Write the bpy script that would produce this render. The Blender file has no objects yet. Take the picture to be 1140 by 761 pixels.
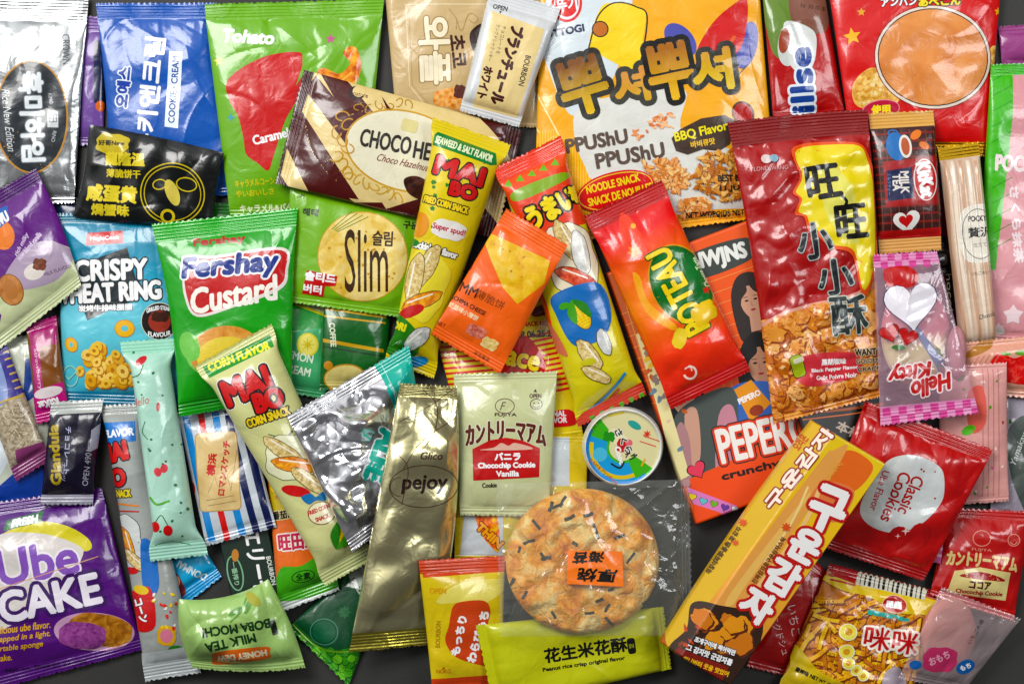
import bpy, math, random
import numpy as np
from mathutils import Vector
R = math.radians
sc = bpy.context.scene
COL = sc.collection
# ------------------------------------------------------------------ camera, world, lights, exposure
S = 0.0005            # one picture unit = 0.5 mm
D = 2600.0            # camera height in units (1.3 m)
CX, CY = 570.0, 380.0
cam = bpy.data.cameras.new('camera')
cam_o = bpy.data.objects.new('camera', cam)
COL.objects.link(cam_o)
cam_o.location = (0, 0, D * S)
cam.sensor_width = 36
cam.lens = 36 * D / 1140.0
cam.clip_start = 0.05
cam.clip_end = 50
sc.camera = cam_o
w = bpy.data.worlds.new('World')
sc.world = w
w.use_nodes = True
wn = w.node_tree
bg = wn.nodes['Background']
# a studio room: pale and bright towards the upper left, dim everywhere else
wtc = wn.nodes.new('ShaderNodeTexCoord')
wdp = wn.nodes.new('ShaderNodeVectorMath'); wdp.operation = 'DOT_PRODUCT'
wdp.inputs[1].default_value = Vector((-0.50, 0.62, 0.62)).normalized()
wrp = wn.nodes.new('ShaderNodeValToRGB')
we = wrp.color_ramp.elements
we[0].position, we[0].color = 0.0, (0.05, 0.05, 0.055, 1)
we[1].position, we[1].color = .95, (1.0, 1.0, 1.0, 1)
for _p, _c in ((.35, .07), (.58, .12), (.70, .62)):
    e_ = we.new(_p); e_.color = (_c, _c * 1.01, _c * 1.03, 1)
wn.links.new(wtc.outputs['Generated'], wdp.inputs[0])
wn.links.new(wdp.outputs['Value'], wrp.inputs[0])
wn.links.new(wrp.outputs[0], bg.inputs[0])
bg.inputs[1].default_value = 0.85

def area(name, loc, target, sx, sy, power, color=(1, 1, 1)):
    l = bpy.data.lights.new(name, 'AREA')
    l.shape = 'RECTANGLE'
    l.size, l.size_y, l.energy, l.color = sx, sy, power, color
    o = bpy.data.objects.new(name, l)
    COL.objects.link(o)
    o.location = loc
    o.rotation_euler = (Vector(target) - Vector(loc)).to_track_quat('-Z', 'Y').to_euler()
    return o
area('softbox', (-0.55, 0.62, 1.05), (0, 0, 0), 0.62, 0.48, 13.4, (1.0, 0.985, 0.96))
area('fill_light', (0.75, 0.25, 1.0), (0.05, 0, 0), 0.3, 0.5, 4.6, (0.97, 0.99, 1.0))  # unseen fill lamp added on the right, opposite the softbox
sc.view_settings.view_transform = 'Standard'
sc.view_settings.look = 'None'
sc.view_settings.exposure = 0
sc.view_settings.gamma = 1
sc.cycles.use_denoising = True
sc.cycles.max_bounces = 6
sc.cycles.transparent_max_bounces = 12
sc.cycles.caustics_reflective = False
sc.cycles.caustics_refractive = False

# ------------------------------------------------------------------ colours and materials
def lin(h):
    h = h.lstrip('#')
    r = []
    for i in (0, 2, 4):
        v = int(h[i:i + 2], 16) / 255
        r.append((v / 12.92 if v <= 0.04045 else ((v + 0.055) / 1.055) ** 2.4) ** 1.2)
    lu = .25 * r[0] + .65 * r[1] + .1 * r[2]
    r = [min(.9, max(.0015, lu + (x - lu) * 1.13)) for x in r]
    return (r[0], r[1], r[2], 1)

MC = {}
def newmat(name):
    m = bpy.data.materials.new(name)
    m.use_nodes = True
    nt = m.node_tree
    b = nt.nodes['Principled BSDF']
    tc = nt.nodes.new('ShaderNodeTexCoord')
    return m, nt, b, tc.outputs['Object']

def noise(nt, co, size, detail=3, rough=.55, dist=0):
    n = nt.nodes.new('ShaderNodeTexNoise')
    n.inputs['Scale'].default_value = 1 / (size * S)
    n.inputs['Detail'].default_value = detail
    n.inputs['Roughness'].default_value = rough
    n.inputs['Distortion'].default_value = dist
    nt.links.new(co, n.inputs['Vector'])
    return n

def bump(nt, b, co, kind, k=1.0):
    s1, s2, d1, d2 = {'film': (26, 7, .5, .05), 'foil': (34, 11, .8, .06), 'box': (60, 3, .12, .01),
                      'matte': (16, 3, .5, .06), 'clear': (36, 13, 1.3, .07), 'food': (12, 4, 1.6, .7),
                      'soft': (20, 4, .3, .05)}[kind]
    a = noise(nt, co, s1, 2, .5, 1.2)
    c = noise(nt, co, s2, 3, .6)
    ma = nt.nodes.new('ShaderNodeMath'); ma.operation = 'MULTIPLY'
    ma.inputs[1].default_value = d1 * k
    mb = nt.nodes.new('ShaderNodeMath'); mb.operation = 'MULTIPLY_ADD'
    mb.inputs[1].default_value = d2 * k
    nt.links.new(a.outputs[0], ma.inputs[0])
    nt.links.new(c.outputs[0], mb.inputs[0])
    nt.links.new(ma.outputs[0], mb.inputs[2])
    bp = nt.nodes.new('ShaderNodeBump')
    bp.inputs['Strength'].default_value = 1
    bp.inputs['Distance'].default_value = S * 2.2
    nt.links.new(mb.outputs[0], bp.inputs['Height'])
    nt.links.new(bp.outputs[0], b.inputs['Normal'])
    return bp

ROUGH = {'film': .27, 'foil': .2, 'box': .36, 'matte': .5, 'clear': .14, 'food': .5, 'soft': .62}

def get_mat(spec, kind, P):
    """spec: '#hex', 'm#hex' (foil), ('n',c1,c2,c3,size) noise, ('v',c1,c2,c3,size) cells, ('w',c1,c2,size,angle) bands,
    ('g',c1,c2,x1,y1,x2,y2) blend along a line, ('s',[(pos,colour)..],x1,y1,x2,y2) printed bands"""
    key = (repr(spec), kind)
    local = isinstance(spec, tuple) and spec[0] in 'gs'
    if local:
        key = (repr(spec), kind, P['name_key'])
    if key in MC:
        return MC[key]
    m, nt, b, co = newmat('print_' + kind)
    b.inputs['Roughness'].default_value = ROUGH[kind]
    if kind in ('film', 'box'):
        b.inputs['Coat Weight'].default_value = .4
        b.inputs['Coat Roughness'].default_value = .07
    k = 1.0
    if isinstance(spec, str):
        if spec[0] == 'm':
            b.inputs['Metallic'].default_value = .9 if kind == 'foil' else .86
            b.inputs['Roughness'].default_value = .19 if kind == 'foil' else .25
            b.inputs['Base Color'].default_value = lin(spec[1:])
        elif kind == 'clear':
            b.inputs['Base Color'].default_value = lin(spec)
        else:
            c = lin(spec)
            n = noise(nt, co, 45, 2)
            mx = nt.nodes.new('ShaderNodeMix'); mx.data_type = 'RGBA'
            mx.inputs['A'].default_value = tuple(x * .93 for x in c[:3]) + (1,)
            mx.inputs['B'].default_value = tuple(min(1, x * 1.05 + .002) for x in c[:3]) + (1,)
            nt.links.new(n.outputs[0], mx.inputs['Factor'])
            nt.links.new(mx.outputs['Result'], b.inputs['Base Color'])
    else:
        t = spec[0]
        rp = nt.nodes.new('ShaderNodeValToRGB')
        el = rp.color_ramp.elements
        if t in 'nv':
            cs = spec[1:4]; size = spec[4]
            el[0].position, el[1].position = (.34, .68) if t == 'n' else (.05, .8)
            el[0].color, el[1].color = lin(cs[0]), lin(cs[2])
            e = el.new(.5 if t == 'n' else .35); e.color = lin(cs[1])
            if t == 'n':
                src = noise(nt, co, size, 4, .6, .6).outputs[0]
            else:
                wob = noise(nt, co, size * .8, 2)
                ad = nt.nodes.new('ShaderNodeMix'); ad.data_type = 'VECTOR'
                ad.inputs['Factor'].default_value = .004
                nt.links.new(co, ad.inputs['A']); nt.links.new(wob.outputs['Color'], ad.inputs['B'])
                v = nt.nodes.new('ShaderNodeTexVoronoi')
                v.inputs['Scale'].default_value = 1 / (size * S)
                nt.links.new(ad.outputs['Result'], v.inputs['Vector'])
                src = v.outputs['Distance']
            nt.links.new(src, rp.inputs[0])
        elif t == 'w':
            c1, c2, size, ang = spec[1:5]
            mp = nt.nodes.new('ShaderNodeMapping'); mp.inputs['Rotation'].default_value[2] = -R(ang)
            nt.links.new(co, mp.inputs[0])
            wv = nt.nodes.new('ShaderNodeTexWave')
            wv.inputs['Scale'].default_value = .314 / (size * S)
            wv.inputs['Distortion'].default_value = spec[5] if len(spec) > 5 else 0
            wv.inputs['Detail Scale'].default_value = 1.5
            nt.links.new(mp.outputs[0], wv.inputs[0])
            el[0].position, el[1].position = .3, .7
            el[0].color, el[1].color = lin(c1), lin(c2)
            nt.links.new(wv.outputs[1 if False else 0], rp.inputs[0])
        else:
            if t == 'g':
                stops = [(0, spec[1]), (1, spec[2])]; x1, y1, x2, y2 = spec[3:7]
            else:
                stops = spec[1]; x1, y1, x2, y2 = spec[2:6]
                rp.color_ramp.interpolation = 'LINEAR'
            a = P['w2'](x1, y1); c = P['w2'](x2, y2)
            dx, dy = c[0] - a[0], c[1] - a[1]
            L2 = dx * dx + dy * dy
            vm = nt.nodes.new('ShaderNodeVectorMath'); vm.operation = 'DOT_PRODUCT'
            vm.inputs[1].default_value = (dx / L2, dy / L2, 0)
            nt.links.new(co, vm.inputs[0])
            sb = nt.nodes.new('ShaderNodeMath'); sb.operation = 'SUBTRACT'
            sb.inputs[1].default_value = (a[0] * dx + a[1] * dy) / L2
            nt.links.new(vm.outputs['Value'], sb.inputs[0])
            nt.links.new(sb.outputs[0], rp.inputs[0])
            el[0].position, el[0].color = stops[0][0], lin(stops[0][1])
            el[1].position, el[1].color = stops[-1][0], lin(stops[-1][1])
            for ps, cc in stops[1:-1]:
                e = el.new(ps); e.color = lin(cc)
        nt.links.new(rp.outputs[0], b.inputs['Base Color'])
    bump(nt, b, co, kind, k)
    if kind == 'clear':
        out = nt.nodes['Material Output']
        tr = nt.nodes.new('ShaderNodeBsdfTransparent')
        tr.inputs[0].default_value = (.99, .99, .985, 1)
        gl = nt.nodes.new('ShaderNodeBsdfGlossy'); gl.inputs['Roughness'].default_value = .12
        bp = b.inputs['Normal'].links[0].from_socket
        nt.links.new(bp, gl.inputs['Normal'])
        lw = nt.nodes.new('ShaderNodeLayerWeight'); lw.inputs['Blend'].default_value = .22
        nt.links.new(bp, lw.inputs['Normal'])
        mr = nt.nodes.new('ShaderNodeMapRange')
        mr.inputs['To Min'].default_value = .05; mr.inputs['To Max'].default_value = .6
        nt.links.new(lw.outputs['Fresnel'], mr.inputs['Value'])
        m1 = nt.nodes.new('ShaderNodeMixShader')
        nt.links.new(mr.outputs[0], m1.inputs[0]); nt.links.new(tr.outputs[0], m1.inputs[1]); nt.links.new(gl.outputs[0], m1.inputs[2])
        m2 = nt.nodes.new('ShaderNodeMixShader')
        m2.inputs[0].default_value = P.get('haze', .1)
        nt.links.new(m1.outputs[0], m2.inputs[1]); nt.links.new(b.outputs[0], m2.inputs[2])
        nt.links.new(m2.outputs[0], out.inputs[0])
    MC[key] = m
    return m

# ------------------------------------------------------------------ printed graphics as flat triangle sets in picture units
TXT = {}
def text_mesh(s, sh=0.0):
    if (s, sh) in TXT:
        return TXT[(s, sh)]
    c = bpy.data.curves.new('t', 'FONT')
    c.body = s; c.resolution_u = 3; c.shear = sh; c.align_x = 'CENTER'; c.space_line = .9
    o = bpy.data.objects.new('t', c)
    COL.objects.link(o)
    bpy.context.view_layer.update()
    m = o.to_mesh(); m.calc_loop_triangles()
    v = np.empty(len(m.vertices) * 3); m.vertices.foreach_get('co', v)
    v = v.reshape(-1, 3)[:, :2]
    t = np.empty(len(m.loop_triangles) * 3, int); m.loop_triangles.foreach_get('vertices', t)
    tr = v[t].reshape(-1, 3, 2)
    o.to_mesh_clear(); bpy.data.objects.remove(o); bpy.data.curves.remove(c)
    mn = tr.reshape(-1, 2).min(0); mx = tr.reshape(-1, 2).max(0)
    tr = (tr - (mn + mx) / 2)
    TXT[(s, sh)] = (tr, mx - mn)
    return TXT[(s, sh)]

def T(s, cx, cy, h, ang=0, c='#ffffff', w=None, o=0, oc='#000000', b=0, sh=0, part='lettering', arc=0, o2=0, oc2='#ffffff'):
    """text centred at cx,cy; h = height (w = width) of its bounding box; b = extra weight; o = outline width"""
    tr, sz = text_mesh(s, sh)
    k = h / sz[1]
    kx = (w / sz[0]) if w else k
    p = tr * np.array([kx, k])
    if arc:                                  # bend the line; arc = rise in units at the ends
        W = np.abs(p[..., 0]).max()
        p = p.copy(); p[..., 1] -= arc * (p[..., 0] / W) ** 2
    ca, sa = math.cos(R(ang)), math.sin(R(ang))
    q = np.empty_like(p)
    q[..., 0] = cx + p[..., 0] * ca - p[..., 1] * sa
    q[..., 1] = cy - (p[..., 0] * sa + p[..., 1] * ca)
    out = []
    def ring(r, n):
        return [(r * math.cos(2 * math.pi * i / n), r * math.sin(2 * math.pi * i / n)) for i in range(n)]
    if o2:
        out.append((part, oc2, [q + np.array(d) for d in ring(b + o + o2, max(14, int((b + o + o2) * 3.2)))]))
    if o:
        out.append((part, oc, [q + np.array(d) for d in ring(b + o, max(12, int((b + o) * 3.6)))] + ([q + np.array(d) for d in ring((b + o) * .6, 8)] if b + o > 4 else []) + [q]))
    out.append((part, c, ([q + np.array(d) for d in ring(b, 6)] if b else []) + [q]))
    return out

def fan(pts):
    from mathutils.geometry import tessellate_polygon
    vs = [Vector((x, y, 0)) for x, y in pts]
    return np.array([[pts[i] for i in t] for t in tessellate_polygon([vs])], float).reshape(-1, 3, 2)

def smooth_pts(pts, n=6):
    P = np.array(pts, float); m = len(P); out = []
    for i in range(m):
        p0, p1, p2, p3 = P[i - 1], P[i], P[(i + 1) % m], P[(i + 2) % m]
        for j in range(n):
            t = j / n
            out.append(tuple(.5 * ((2 * p1) + (-p0 + p2) * t + (2 * p0 - 5 * p1 + 4 * p2 - p3) * t * t + (-p0 + 3 * p1 - 3 * p2 + p3) * t ** 3)))
    return out

def PG(pts, c, sm=0, part='printed_design'):
    if sm: pts = smooth_pts(pts)
    return [(part, c, [fan(pts)])]

def EL(cx, cy, rx, ry, c, ang=0, part='printed_design', n=40, o=0, oc='#000000', wob=0, seed=0):
    rg = random.Random(seed)
    ph = rg.random() * 6; k = rg.choice((3, 4, 5))
    def pts(rx, ry):
        r = []
        for i in range(n):
            a = 2 * math.pi * i / n
            f = 1 + wob * math.sin(k * a + ph) + wob * .6 * math.sin((k + 4) * a + 2 * ph)
            x, y = rx * f * math.cos(a), ry * f * math.sin(a)
            r.append((cx + x * math.cos(R(ang)) - y * math.sin(R(ang)), cy - (x * math.sin(R(ang)) + y * math.cos(R(ang)))))
        return r
    out = []
    if o: out.append((part, oc, [fan(pts(rx + o, ry + o))]))
    out.append((part, c, [fan(pts(rx, ry))]))
    return out

def RING(cx, cy, rx, ry, wd, c, ang=0, part='printed_design', a0=0, a1=360, n=48):
    tr = []
    ca, sa = math.cos(R(ang)), math.sin(R(ang))
    def p(r1, r2, a):
        x, y = r1 * math.cos(a), r2 * math.sin(a)
        return (cx + x * ca - y * sa, cy - (x * sa + y * ca))
    for i in range(n):
        a, b = R(a0 + (a1 - a0) * i / n), R(a0 + (a1 - a0) * (i + 1) / n)
        A, B, Cc, Dd = p(rx, ry, a), p(rx, ry, b), p(rx - wd, ry - wd, b), p(rx - wd, ry - wd, a)
        tr += [[A, B, Cc], [A, Cc, Dd]]
    return [(part, c, [np.array(tr, float)])]

def LN(pts, wd, c, sm=0, part='printed_design', w2=None):
    if sm:
        P = [np.array(p, float) for p in pts]; P = [2 * P[0] - P[1]] + P + [2 * P[-1] - P[-2]]; out = []
        for i in range(1, len(P) - 2):
            for j in range(6):
                t = j / 6; p0, p1, p2, p3 = P[i - 1:i + 3]
                out.append(.5 * ((2 * p1) + (-p0 + p2) * t + (2 * p0 - 5 * p1 + 4 * p2 - p3) * t * t + (-p0 + 3 * p1 - 3 * p2 + p3) * t ** 3))
        pts = out + [P[-2]]
    P = np.array(pts, float)
    tg = np.gradient(P, axis=0); tg /= (np.linalg.norm(tg, axis=1)[:, None] + 1e-9)
    nn = np.stack([-tg[:, 1], tg[:, 0]], 1)
    ww = np.linspace(wd, wd if w2 is None else w2, len(P))[:, None] / 2
    a, b = P + nn * ww, P - nn * ww
    tr = []
    for i in range(len(P) - 1):
        tr += [[a[i], a[i + 1], b[i + 1]], [a[i], b[i + 1], b[i]]]
    return [(part, c, [np.array(tr)])]

def RR(cx, cy, w_, h_, r, c, ang=0, part='printed_design', o=0, oc='#000000'):
    def pts(w_, h_, r):
        q = []
        for sx, sy, a0 in ((1, 1, 0), (-1, 1, 90), (-1, -1, 180), (1, -1, 270)):
            for i in range(5):
                a = R(a0 + i * 22.5)
                x = sx * (w_ / 2 - r) + r * math.cos(a); y = sy * (h_ / 2 - r) + r * math.sin(a)
                q.append((cx + x * math.cos(R(ang)) - y * math.sin(R(ang)), cy - (x * math.sin(R(ang)) + y * math.cos(R(ang)))))
        return q
    out = []
    if o: out.append((part, oc, [fan(pts(w_ + 2 * o, h_ + 2 * o, r + o))]))
    return out + [(part, c, [fan(pts(w_, h_, r))])]

def STAR(cx, cy, r, c, n=5, k=.45, ang=0, part='printed_design'):
    pts = []
    for i in range(2 * n):
        a = R(90 + ang) + math.pi * i / n; q = r if i % 2 == 0 else r * k
        pts.append((cx + q * math.cos(a), cy - q * math.sin(a)))
    return [(part, c, [fan(pts)])]

def HEART(cx, cy, r, c, ang=0, part='printed_design', o=0, oc='#000000'):
    def pts(r):
        q = []
        for i in range(28):
            t = 2 * math.pi * i / 28
            x = r * math.sin(t) ** 3; y = r * (.81 * math.cos(t) - .31 * math.cos(2 * t) - .12 * math.cos(3 * t) - .06 * math.cos(4 * t))
            q.append((cx + x * math.cos(R(ang)) - y * math.sin(R(ang)), cy - (x * math.sin(R(ang)) + y * math.cos(R(ang)))))
        return q
    out = [(part, oc, [fan(pts(r + o))])] if o else []
    return out + [(part, c, [fan(pts(r))])]

def BITS(n, poly, size, cols, seed=0, asp=1.0, wob=.15, part='printed_picture', ring=0, rc=None, shade=None):
    """many little pieces of pictured food scattered inside a polygon"""
    rg = random.Random(seed); P = np.array(poly, float)
    mn, mx = P.min(0), P.max(0); out = []; k = 0
    def inside(x, y):
        r = False; j = len(P) - 1
        for i in range(len(P)):
            if (P[i][1] > y) != (P[j][1] > y) and x < (P[j][0] - P[i][0]) * (y - P[i][1]) / (P[j][1] - P[i][1]) + P[i][0]: r = not r
            j = i
        return r
    tries = 0
    while k < n and tries < n * 30:
        tries += 1
        x, y = rg.uniform(mn[0], mx[0]), rg.uniform(mn[1], mx[1])
        if not inside(x, y): continue
        s = size * rg.uniform(.75, 1.2); a = rg.uniform(0, 180); c = rg.choice(cols); k += 1
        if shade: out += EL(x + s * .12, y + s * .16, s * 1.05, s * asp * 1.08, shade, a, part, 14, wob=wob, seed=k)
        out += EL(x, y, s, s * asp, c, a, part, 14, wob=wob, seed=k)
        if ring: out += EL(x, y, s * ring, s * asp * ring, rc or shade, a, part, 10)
    return [(p_, c_, t_, 'tiny') for p_, c_, t_ in out]

# ------------------------------------------------------------------ the pile: height map and package builder
GC = 2.5; GX0, GY0 = -260.0, -260.0
GN = (int(1680 / GC), int(1300 / GC))
G = np.zeros((GN[1], GN[0]))

def split_axis(tr, ax, step=1.0):
    for _ in range(40):
        v = tr[:, :, ax] / step
        mn, mx = v.min(1), v.max(1)
        k = np.round((mn + mx) / 2)
        bad = ~((k > mn + 1e-4) & (k < mx - 1e-4))
        k = np.where(bad, np.floor(mx - 1e-4), k)
        s = (k > mn + 1e-4) & (k < mx - 1e-4)
        if not s.any(): break
        keep = tr[~s]; t = tr[s]; k = k[s] * step
        od = np.argsort(t[:, :, ax], axis=1); ii = np.arange(len(t))
        a, b, c = t[ii, od[:, 0]], t[ii, od[:, 1]], t[ii, od[:, 2]]
        f = ((k - a[:, ax]) / (c[:, ax] - a[:, ax] + 1e-12))[:, None]; p = a + (c - a) * f
        lo = b[:, ax] < k
        f1 = ((k - b[:, ax]) / (c[:, ax] - b[:, ax] + 1e-12))[:, None]; q1 = b + (c - b) * f1
        f2 = ((k - a[:, ax]) / (b[:, ax] - a[:, ax] + 1e-12))[:, None]; q2 = a + (b - a) * f2
        L = lo
        res = [keep]
        res += [np.stack([a[L], b[L], q1[L]], 1), np.stack([a[L], q1[L], p[L]], 1), np.stack([p[L], q1[L], c[L]], 1)]
        L = ~lo
        res += [np.stack([a[L], q2[L], p[L]], 1), np.stack([q2[L], b[L], c[L]], 1), np.stack([q2[L], c[L], p[L]], 1)]
        tr = np.concatenate(res)
    return tr

def blur1(a, r, ax):
    if r < 1: return a
    a = np.moveaxis(a, ax, 0)
    p = np.concatenate([np.repeat(a[:1], r + 1, 0), a, np.repeat(a[-1:], r, 0)])
    c = np.cumsum(p, 0)
    o = (c[2 * r + 1:] - c[:-2 * r - 1]) / (2 * r + 1)
    return np.moveaxis(o, 0, ax)

def add_mesh(name, verts, faces, nsides, mats, midx, normals, parent):
    me = bpy.data.meshes.new(name)
    n = len(faces)
    me.vertices.add(len(verts)); me.vertices.foreach_set('co', np.ascontiguousarray(verts, dtype=np.float32).ravel())
    me.loops.add(n * nsides); me.loops.foreach_set('vertex_index', np.ascontiguousarray(faces, dtype=np.int32).ravel())
    me.polygons.add(n)
    me.polygons.foreach_set('loop_start', np.arange(0, n * nsides, nsides, dtype=np.int32))
    me.polygons.foreach_set('loop_total', np.full(n, nsides, dtype=np.int32))
    for m in mats: me.materials.append(m)
    if midx is not None: me.polygons.foreach_set('material_index', np.ascontiguousarray(midx, dtype=np.int32))
    me.polygons.foreach_set('use_smooth', np.ones(n, dtype=bool))
    me.update(calc_edges=True)
    if normals is not None:
        me.normals_split_custom_set_from_vertices(np.ascontiguousarray(normals, dtype=np.float32).reshape(-1, 3).tolist())
    o = bpy.data.objects.new(name, me); COL.objects.link(o)
    if parent is not None: o.parent = parent
    return o

COUNT = [0]
def pack(name, label, cat, quad, t, col, dec=(), seal=(12, 12), sealc=None, bow=(0, 0, 0, 0), inset=0, prof='pouch', soft=.6,
         wr=1.0, kind='film', group=None, teeth=2.0, disc=None, lift=None, lump=None, ribs=None, side=None, press=0, haze=.1,
         res=1.3, noseal=False, zadd=0, radial=1.0):
    COUNT[0] += 1
    rs = np.random.RandomState(COUNT[0] * 7 + 3)
    q = np.array(quad, float)
    if disc:
        dx, dy, rx, ry = disc
        Wd, Ln = 2 * rx, 2 * ry; noseal = True
        def Pf(U, V):
            a, b = 2 * U - 1, 2 * V - 1
            return np.stack([dx + rx * a * np.sqrt(np.maximum(1 - b * b / 2, .01)), dy + ry * b * np.sqrt(np.maximum(1 - a * a / 2, .01))], -1)
        ctr = np.array([dx, dy])
    else:
        p0, p1, p2, p3 = q
        Wd = (np.linalg.norm(p1 - p0) + np.linalg.norm(p2 - p3)) / 2
        Ln = (np.linalg.norm(p3 - p0) + np.linalg.norm(p2 - p1)) / 2
        ud = (p1 - p0 + p2 - p3); ud /= np.linalg.norm(ud)
        vd = (p3 - p0 + p2 - p1); vd /= np.linalg.norm(vd)
        ctr = q.mean(0)
    if noseal or prof in ('box',): seal = (0, 0)
    s0, s1 = seal[0] / Ln, seal[1] / Ln
    if not disc:
        def plateau(V):
            w0 = 26 / Ln
            a = np.clip((V - s0 * .5) / w0, 0, 1); b = np.clip((1 - s1 * .5 - V) / w0, 0, 1)
            return (a * a * (3 - 2 * a)) * (b * b * (3 - 2 * b))
        def Pf(U, V):
            U = np.asarray(U)[..., None]; V = np.asarray(V)[..., None]
            A = p0 + (p1 - p0) * U; B = p3 + (p2 - p3) * U
            P = A * (1 - V) + B * V
            P = P - vd * bow[0] * 4 * U * (1 - U) * (1 - V) + vd * bow[2] * 4 * U * (1 - U) * V
            P = P + ud * bow[1] * 4 * V * (1 - V) * U - ud * bow[3] * 4 * V * (1 - V) * (1 - U)
            if inset: P = P - ud * (2 * U - 1) * inset * plateau(V)
            return P
    nu = max(12, int(Wd / res) // 4 * 4)
    lu = np.linspace(0, 1, nu + 1)
    e = .12 if prof == 'box' else .45
    us = (1 - e) * lu + e * (.5 - .5 * np.cos(np.pi * lu))
    if prof == 'box': us = np.unique(np.concatenate([lu[(lu > 2.2 / Wd) & (lu < 1 - 2.2 / Wd)], [0, .5 / Wd, 1.2 / Wd, 2.2 / Wd, 1 - 2.2 / Wd, 1 - 1.2 / Wd, 1 - .5 / Wd, 1]]))
    nb = max(10, int(Ln * (1 - s0 - s1) / (res * 1.4)))
    lb = np.linspace(0, 1, nb + 1)
    if prof == 'box': lb = np.unique(np.concatenate([lb[(lb > 2.2 / Ln) & (lb < 1 - 2.2 / Ln)], [0, .5 / Ln, 1.2 / Ln, 2.2 / Ln, 1 - 2.2 / Ln, 1 - 1.2 / Ln, 1 - .5 / Ln, 1]]))
    elif disc: lb = .55 * lb + .45 * (.5 - .5 * np.cos(np.pi * lb))
    body = s0 + (1 - s0 - s1) * lb
    vs = body
    n0 = n1 = 0
    if seal[0]:
        a = np.linspace(0, s0, max(3, int(seal[0] / .8)) + 1)[:-1]; n0 = len(a); vs = np.concatenate([a, vs])
    if seal[1]:
        a = np.linspace(1 - s1, 1, max(3, int(seal[1] / .8)) + 1)[1:]; n1 = len(a); vs = np.concatenate([vs, a])
    U, V = np.meshgrid(us, vs)
    P = Pf(U, V)
    # drape: what lies below
    m = 26
    cu, cv = np.meshgrid(np.linspace(0, 1, m), np.linspace(0, 1, m))
    def sample(PP):
        Gm = G
        for _ in range(2):
            Gm = np.maximum.reduce([Gm, np.roll(Gm, 1, 0), np.roll(Gm, -1, 0), np.roll(Gm, 1, 1), np.roll(Gm, -1, 1)])
        ix = np.clip(((PP[..., 0] - GX0) / GC).astype(int), 0, GN[0] - 1)
        iy = np.clip(((PP[..., 1] - GY0) / GC).astype(int), 0, GN[1] - 1)
        return Gm[iy, ix]
    Pc = Pf(cu, cv)
    zm = np.median(sample(Pc)) + t * .8
    c0 = np.array([CX, CY])
    for _ in range(2):
        k = (D - zm) / D
        M = sample(c0 + (Pc - c0) * k)
        A = np.stack([cu.ravel(), cv.ravel(), np.ones(m * m)], 1)
        if prof == 'box' or soft <= 0:
            # resting plane
            Mw = M.ravel(); co_ = np.linalg.lstsq(A, Mw, rcond=None)[0]
            for _i in range(12):
                r = Mw - A @ co_
                wgt = np.where(r > 0, 6.0, .5)[:, None]
                co_ = np.linalg.lstsq(A * wgt, Mw * wgt[:, 0], rcond=None)[0]
            B = (A @ co_).reshape(m, m); B += max(0, np.percentile(M - B, 97))
        else:
            co_ = np.linalg.lstsq(A, M.ravel(), rcond=None)[0]
            pl = (A @ co_).reshape(m, m); pl += np.percentile(M - pl, 90)
            B = np.maximum(M, pl)
            for _i in range(160):
                Bp = np.pad(B, 1, mode='edge')
                nb_ = (Bp[:-2, 1:-1] + Bp[2:, 1:-1] + Bp[1:-1, :-2] + Bp[1:-1, 2:]) / 4
                B = np.maximum(M, nb_ - .035 * soft)
            for _i in range(3): B = blur1(blur1(B, 2, 0), 2, 1)
            B = soft * B + (1 - soft) * (pl + max(0, np.percentile(M - pl, 98)))
            B += max(0, np.percentile((M - B)[3:-3, 3:-3], 93)) * .8
            B = np.maximum(B, 0)
        zm = B.mean() + t * .7
    # upsample
    fi = np.clip(U * (m - 1), 0, m - 1.001); fj = np.clip(V * (m - 1), 0, m - 1.001)
    i0, j0 = fi.astype(int), fj.astype(int); fu, fv = fi - i0, fj - j0
    fu, fv = fu * fu * (3 - 2 * fu) * .5 + fu * .5, fv * fv * (3 - 2 * fv) * .5 + fv * .5
    Bf = B[j0, i0] * (1 - fu) * (1 - fv) + B[j0, i0 + 1] * fu * (1 - fv) + B[j0 + 1, i0] * (1 - fu) * fv + B[j0 + 1, i0 + 1] * fu * fv
    Bf += zadd
    if prof != 'box':
        for _i in range(2): Bf = blur1(blur1(Bf, max(1, nu // 26), 1), max(1, len(vs) // 26), 0)
    Uc = 2 * U - 1; Vb = np.clip((V - s0) / max(1e-6, 1 - s0 - s1), 0, 1) * 2 - 1
    dU = np.minimum(U, 1 - U) * Wd
    dV = np.minimum(V - s0, 1 - s1 - V) * Ln       # <0 inside seals
    if disc and not callable(prof):
        rr = np.sqrt(np.clip(1 - (1 - Uc ** 2 * .5 - 0) * 0, 0, 1)) * 0 + np.hypot(P[..., 0] - dx if rx == ry else (P[..., 0] - dx), (P[..., 1] - dy) * rx / ry) / rx
        pr = np.clip(1 - rr ** 4, 0, 1) ** .5
    elif callable(prof): pr = prof(U, V, P)
    elif prof == 'pouch':
        pr = np.clip(1 - np.abs(Uc) ** 2.6, 0, 1) ** .62 * np.clip(1 - np.abs(Vb) ** 3.2, 0, 1) ** .8
    elif prof == 'flat':
        pr = np.clip(1 - np.abs(Uc) ** 7, 0, 1) ** .5 * np.clip(1 - np.abs(Vb) ** 9, 0, 1) ** .8
    elif prof == 'tube':
        pr = np.clip(1 - np.abs(Uc) ** 2.0, 0, 1) ** .5 * np.clip(1 - np.abs(Vb) ** 8, 0, 1) ** .9
    elif prof == 'box':
        dv2 = np.minimum(V, 1 - V) * Ln
        f = lambda d: np.sqrt(np.clip(1 - (1 - np.clip(d / 2.2, 0, 1)) ** 2, 0, 1))
        pr = f(dU) * f(dv2)
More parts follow.
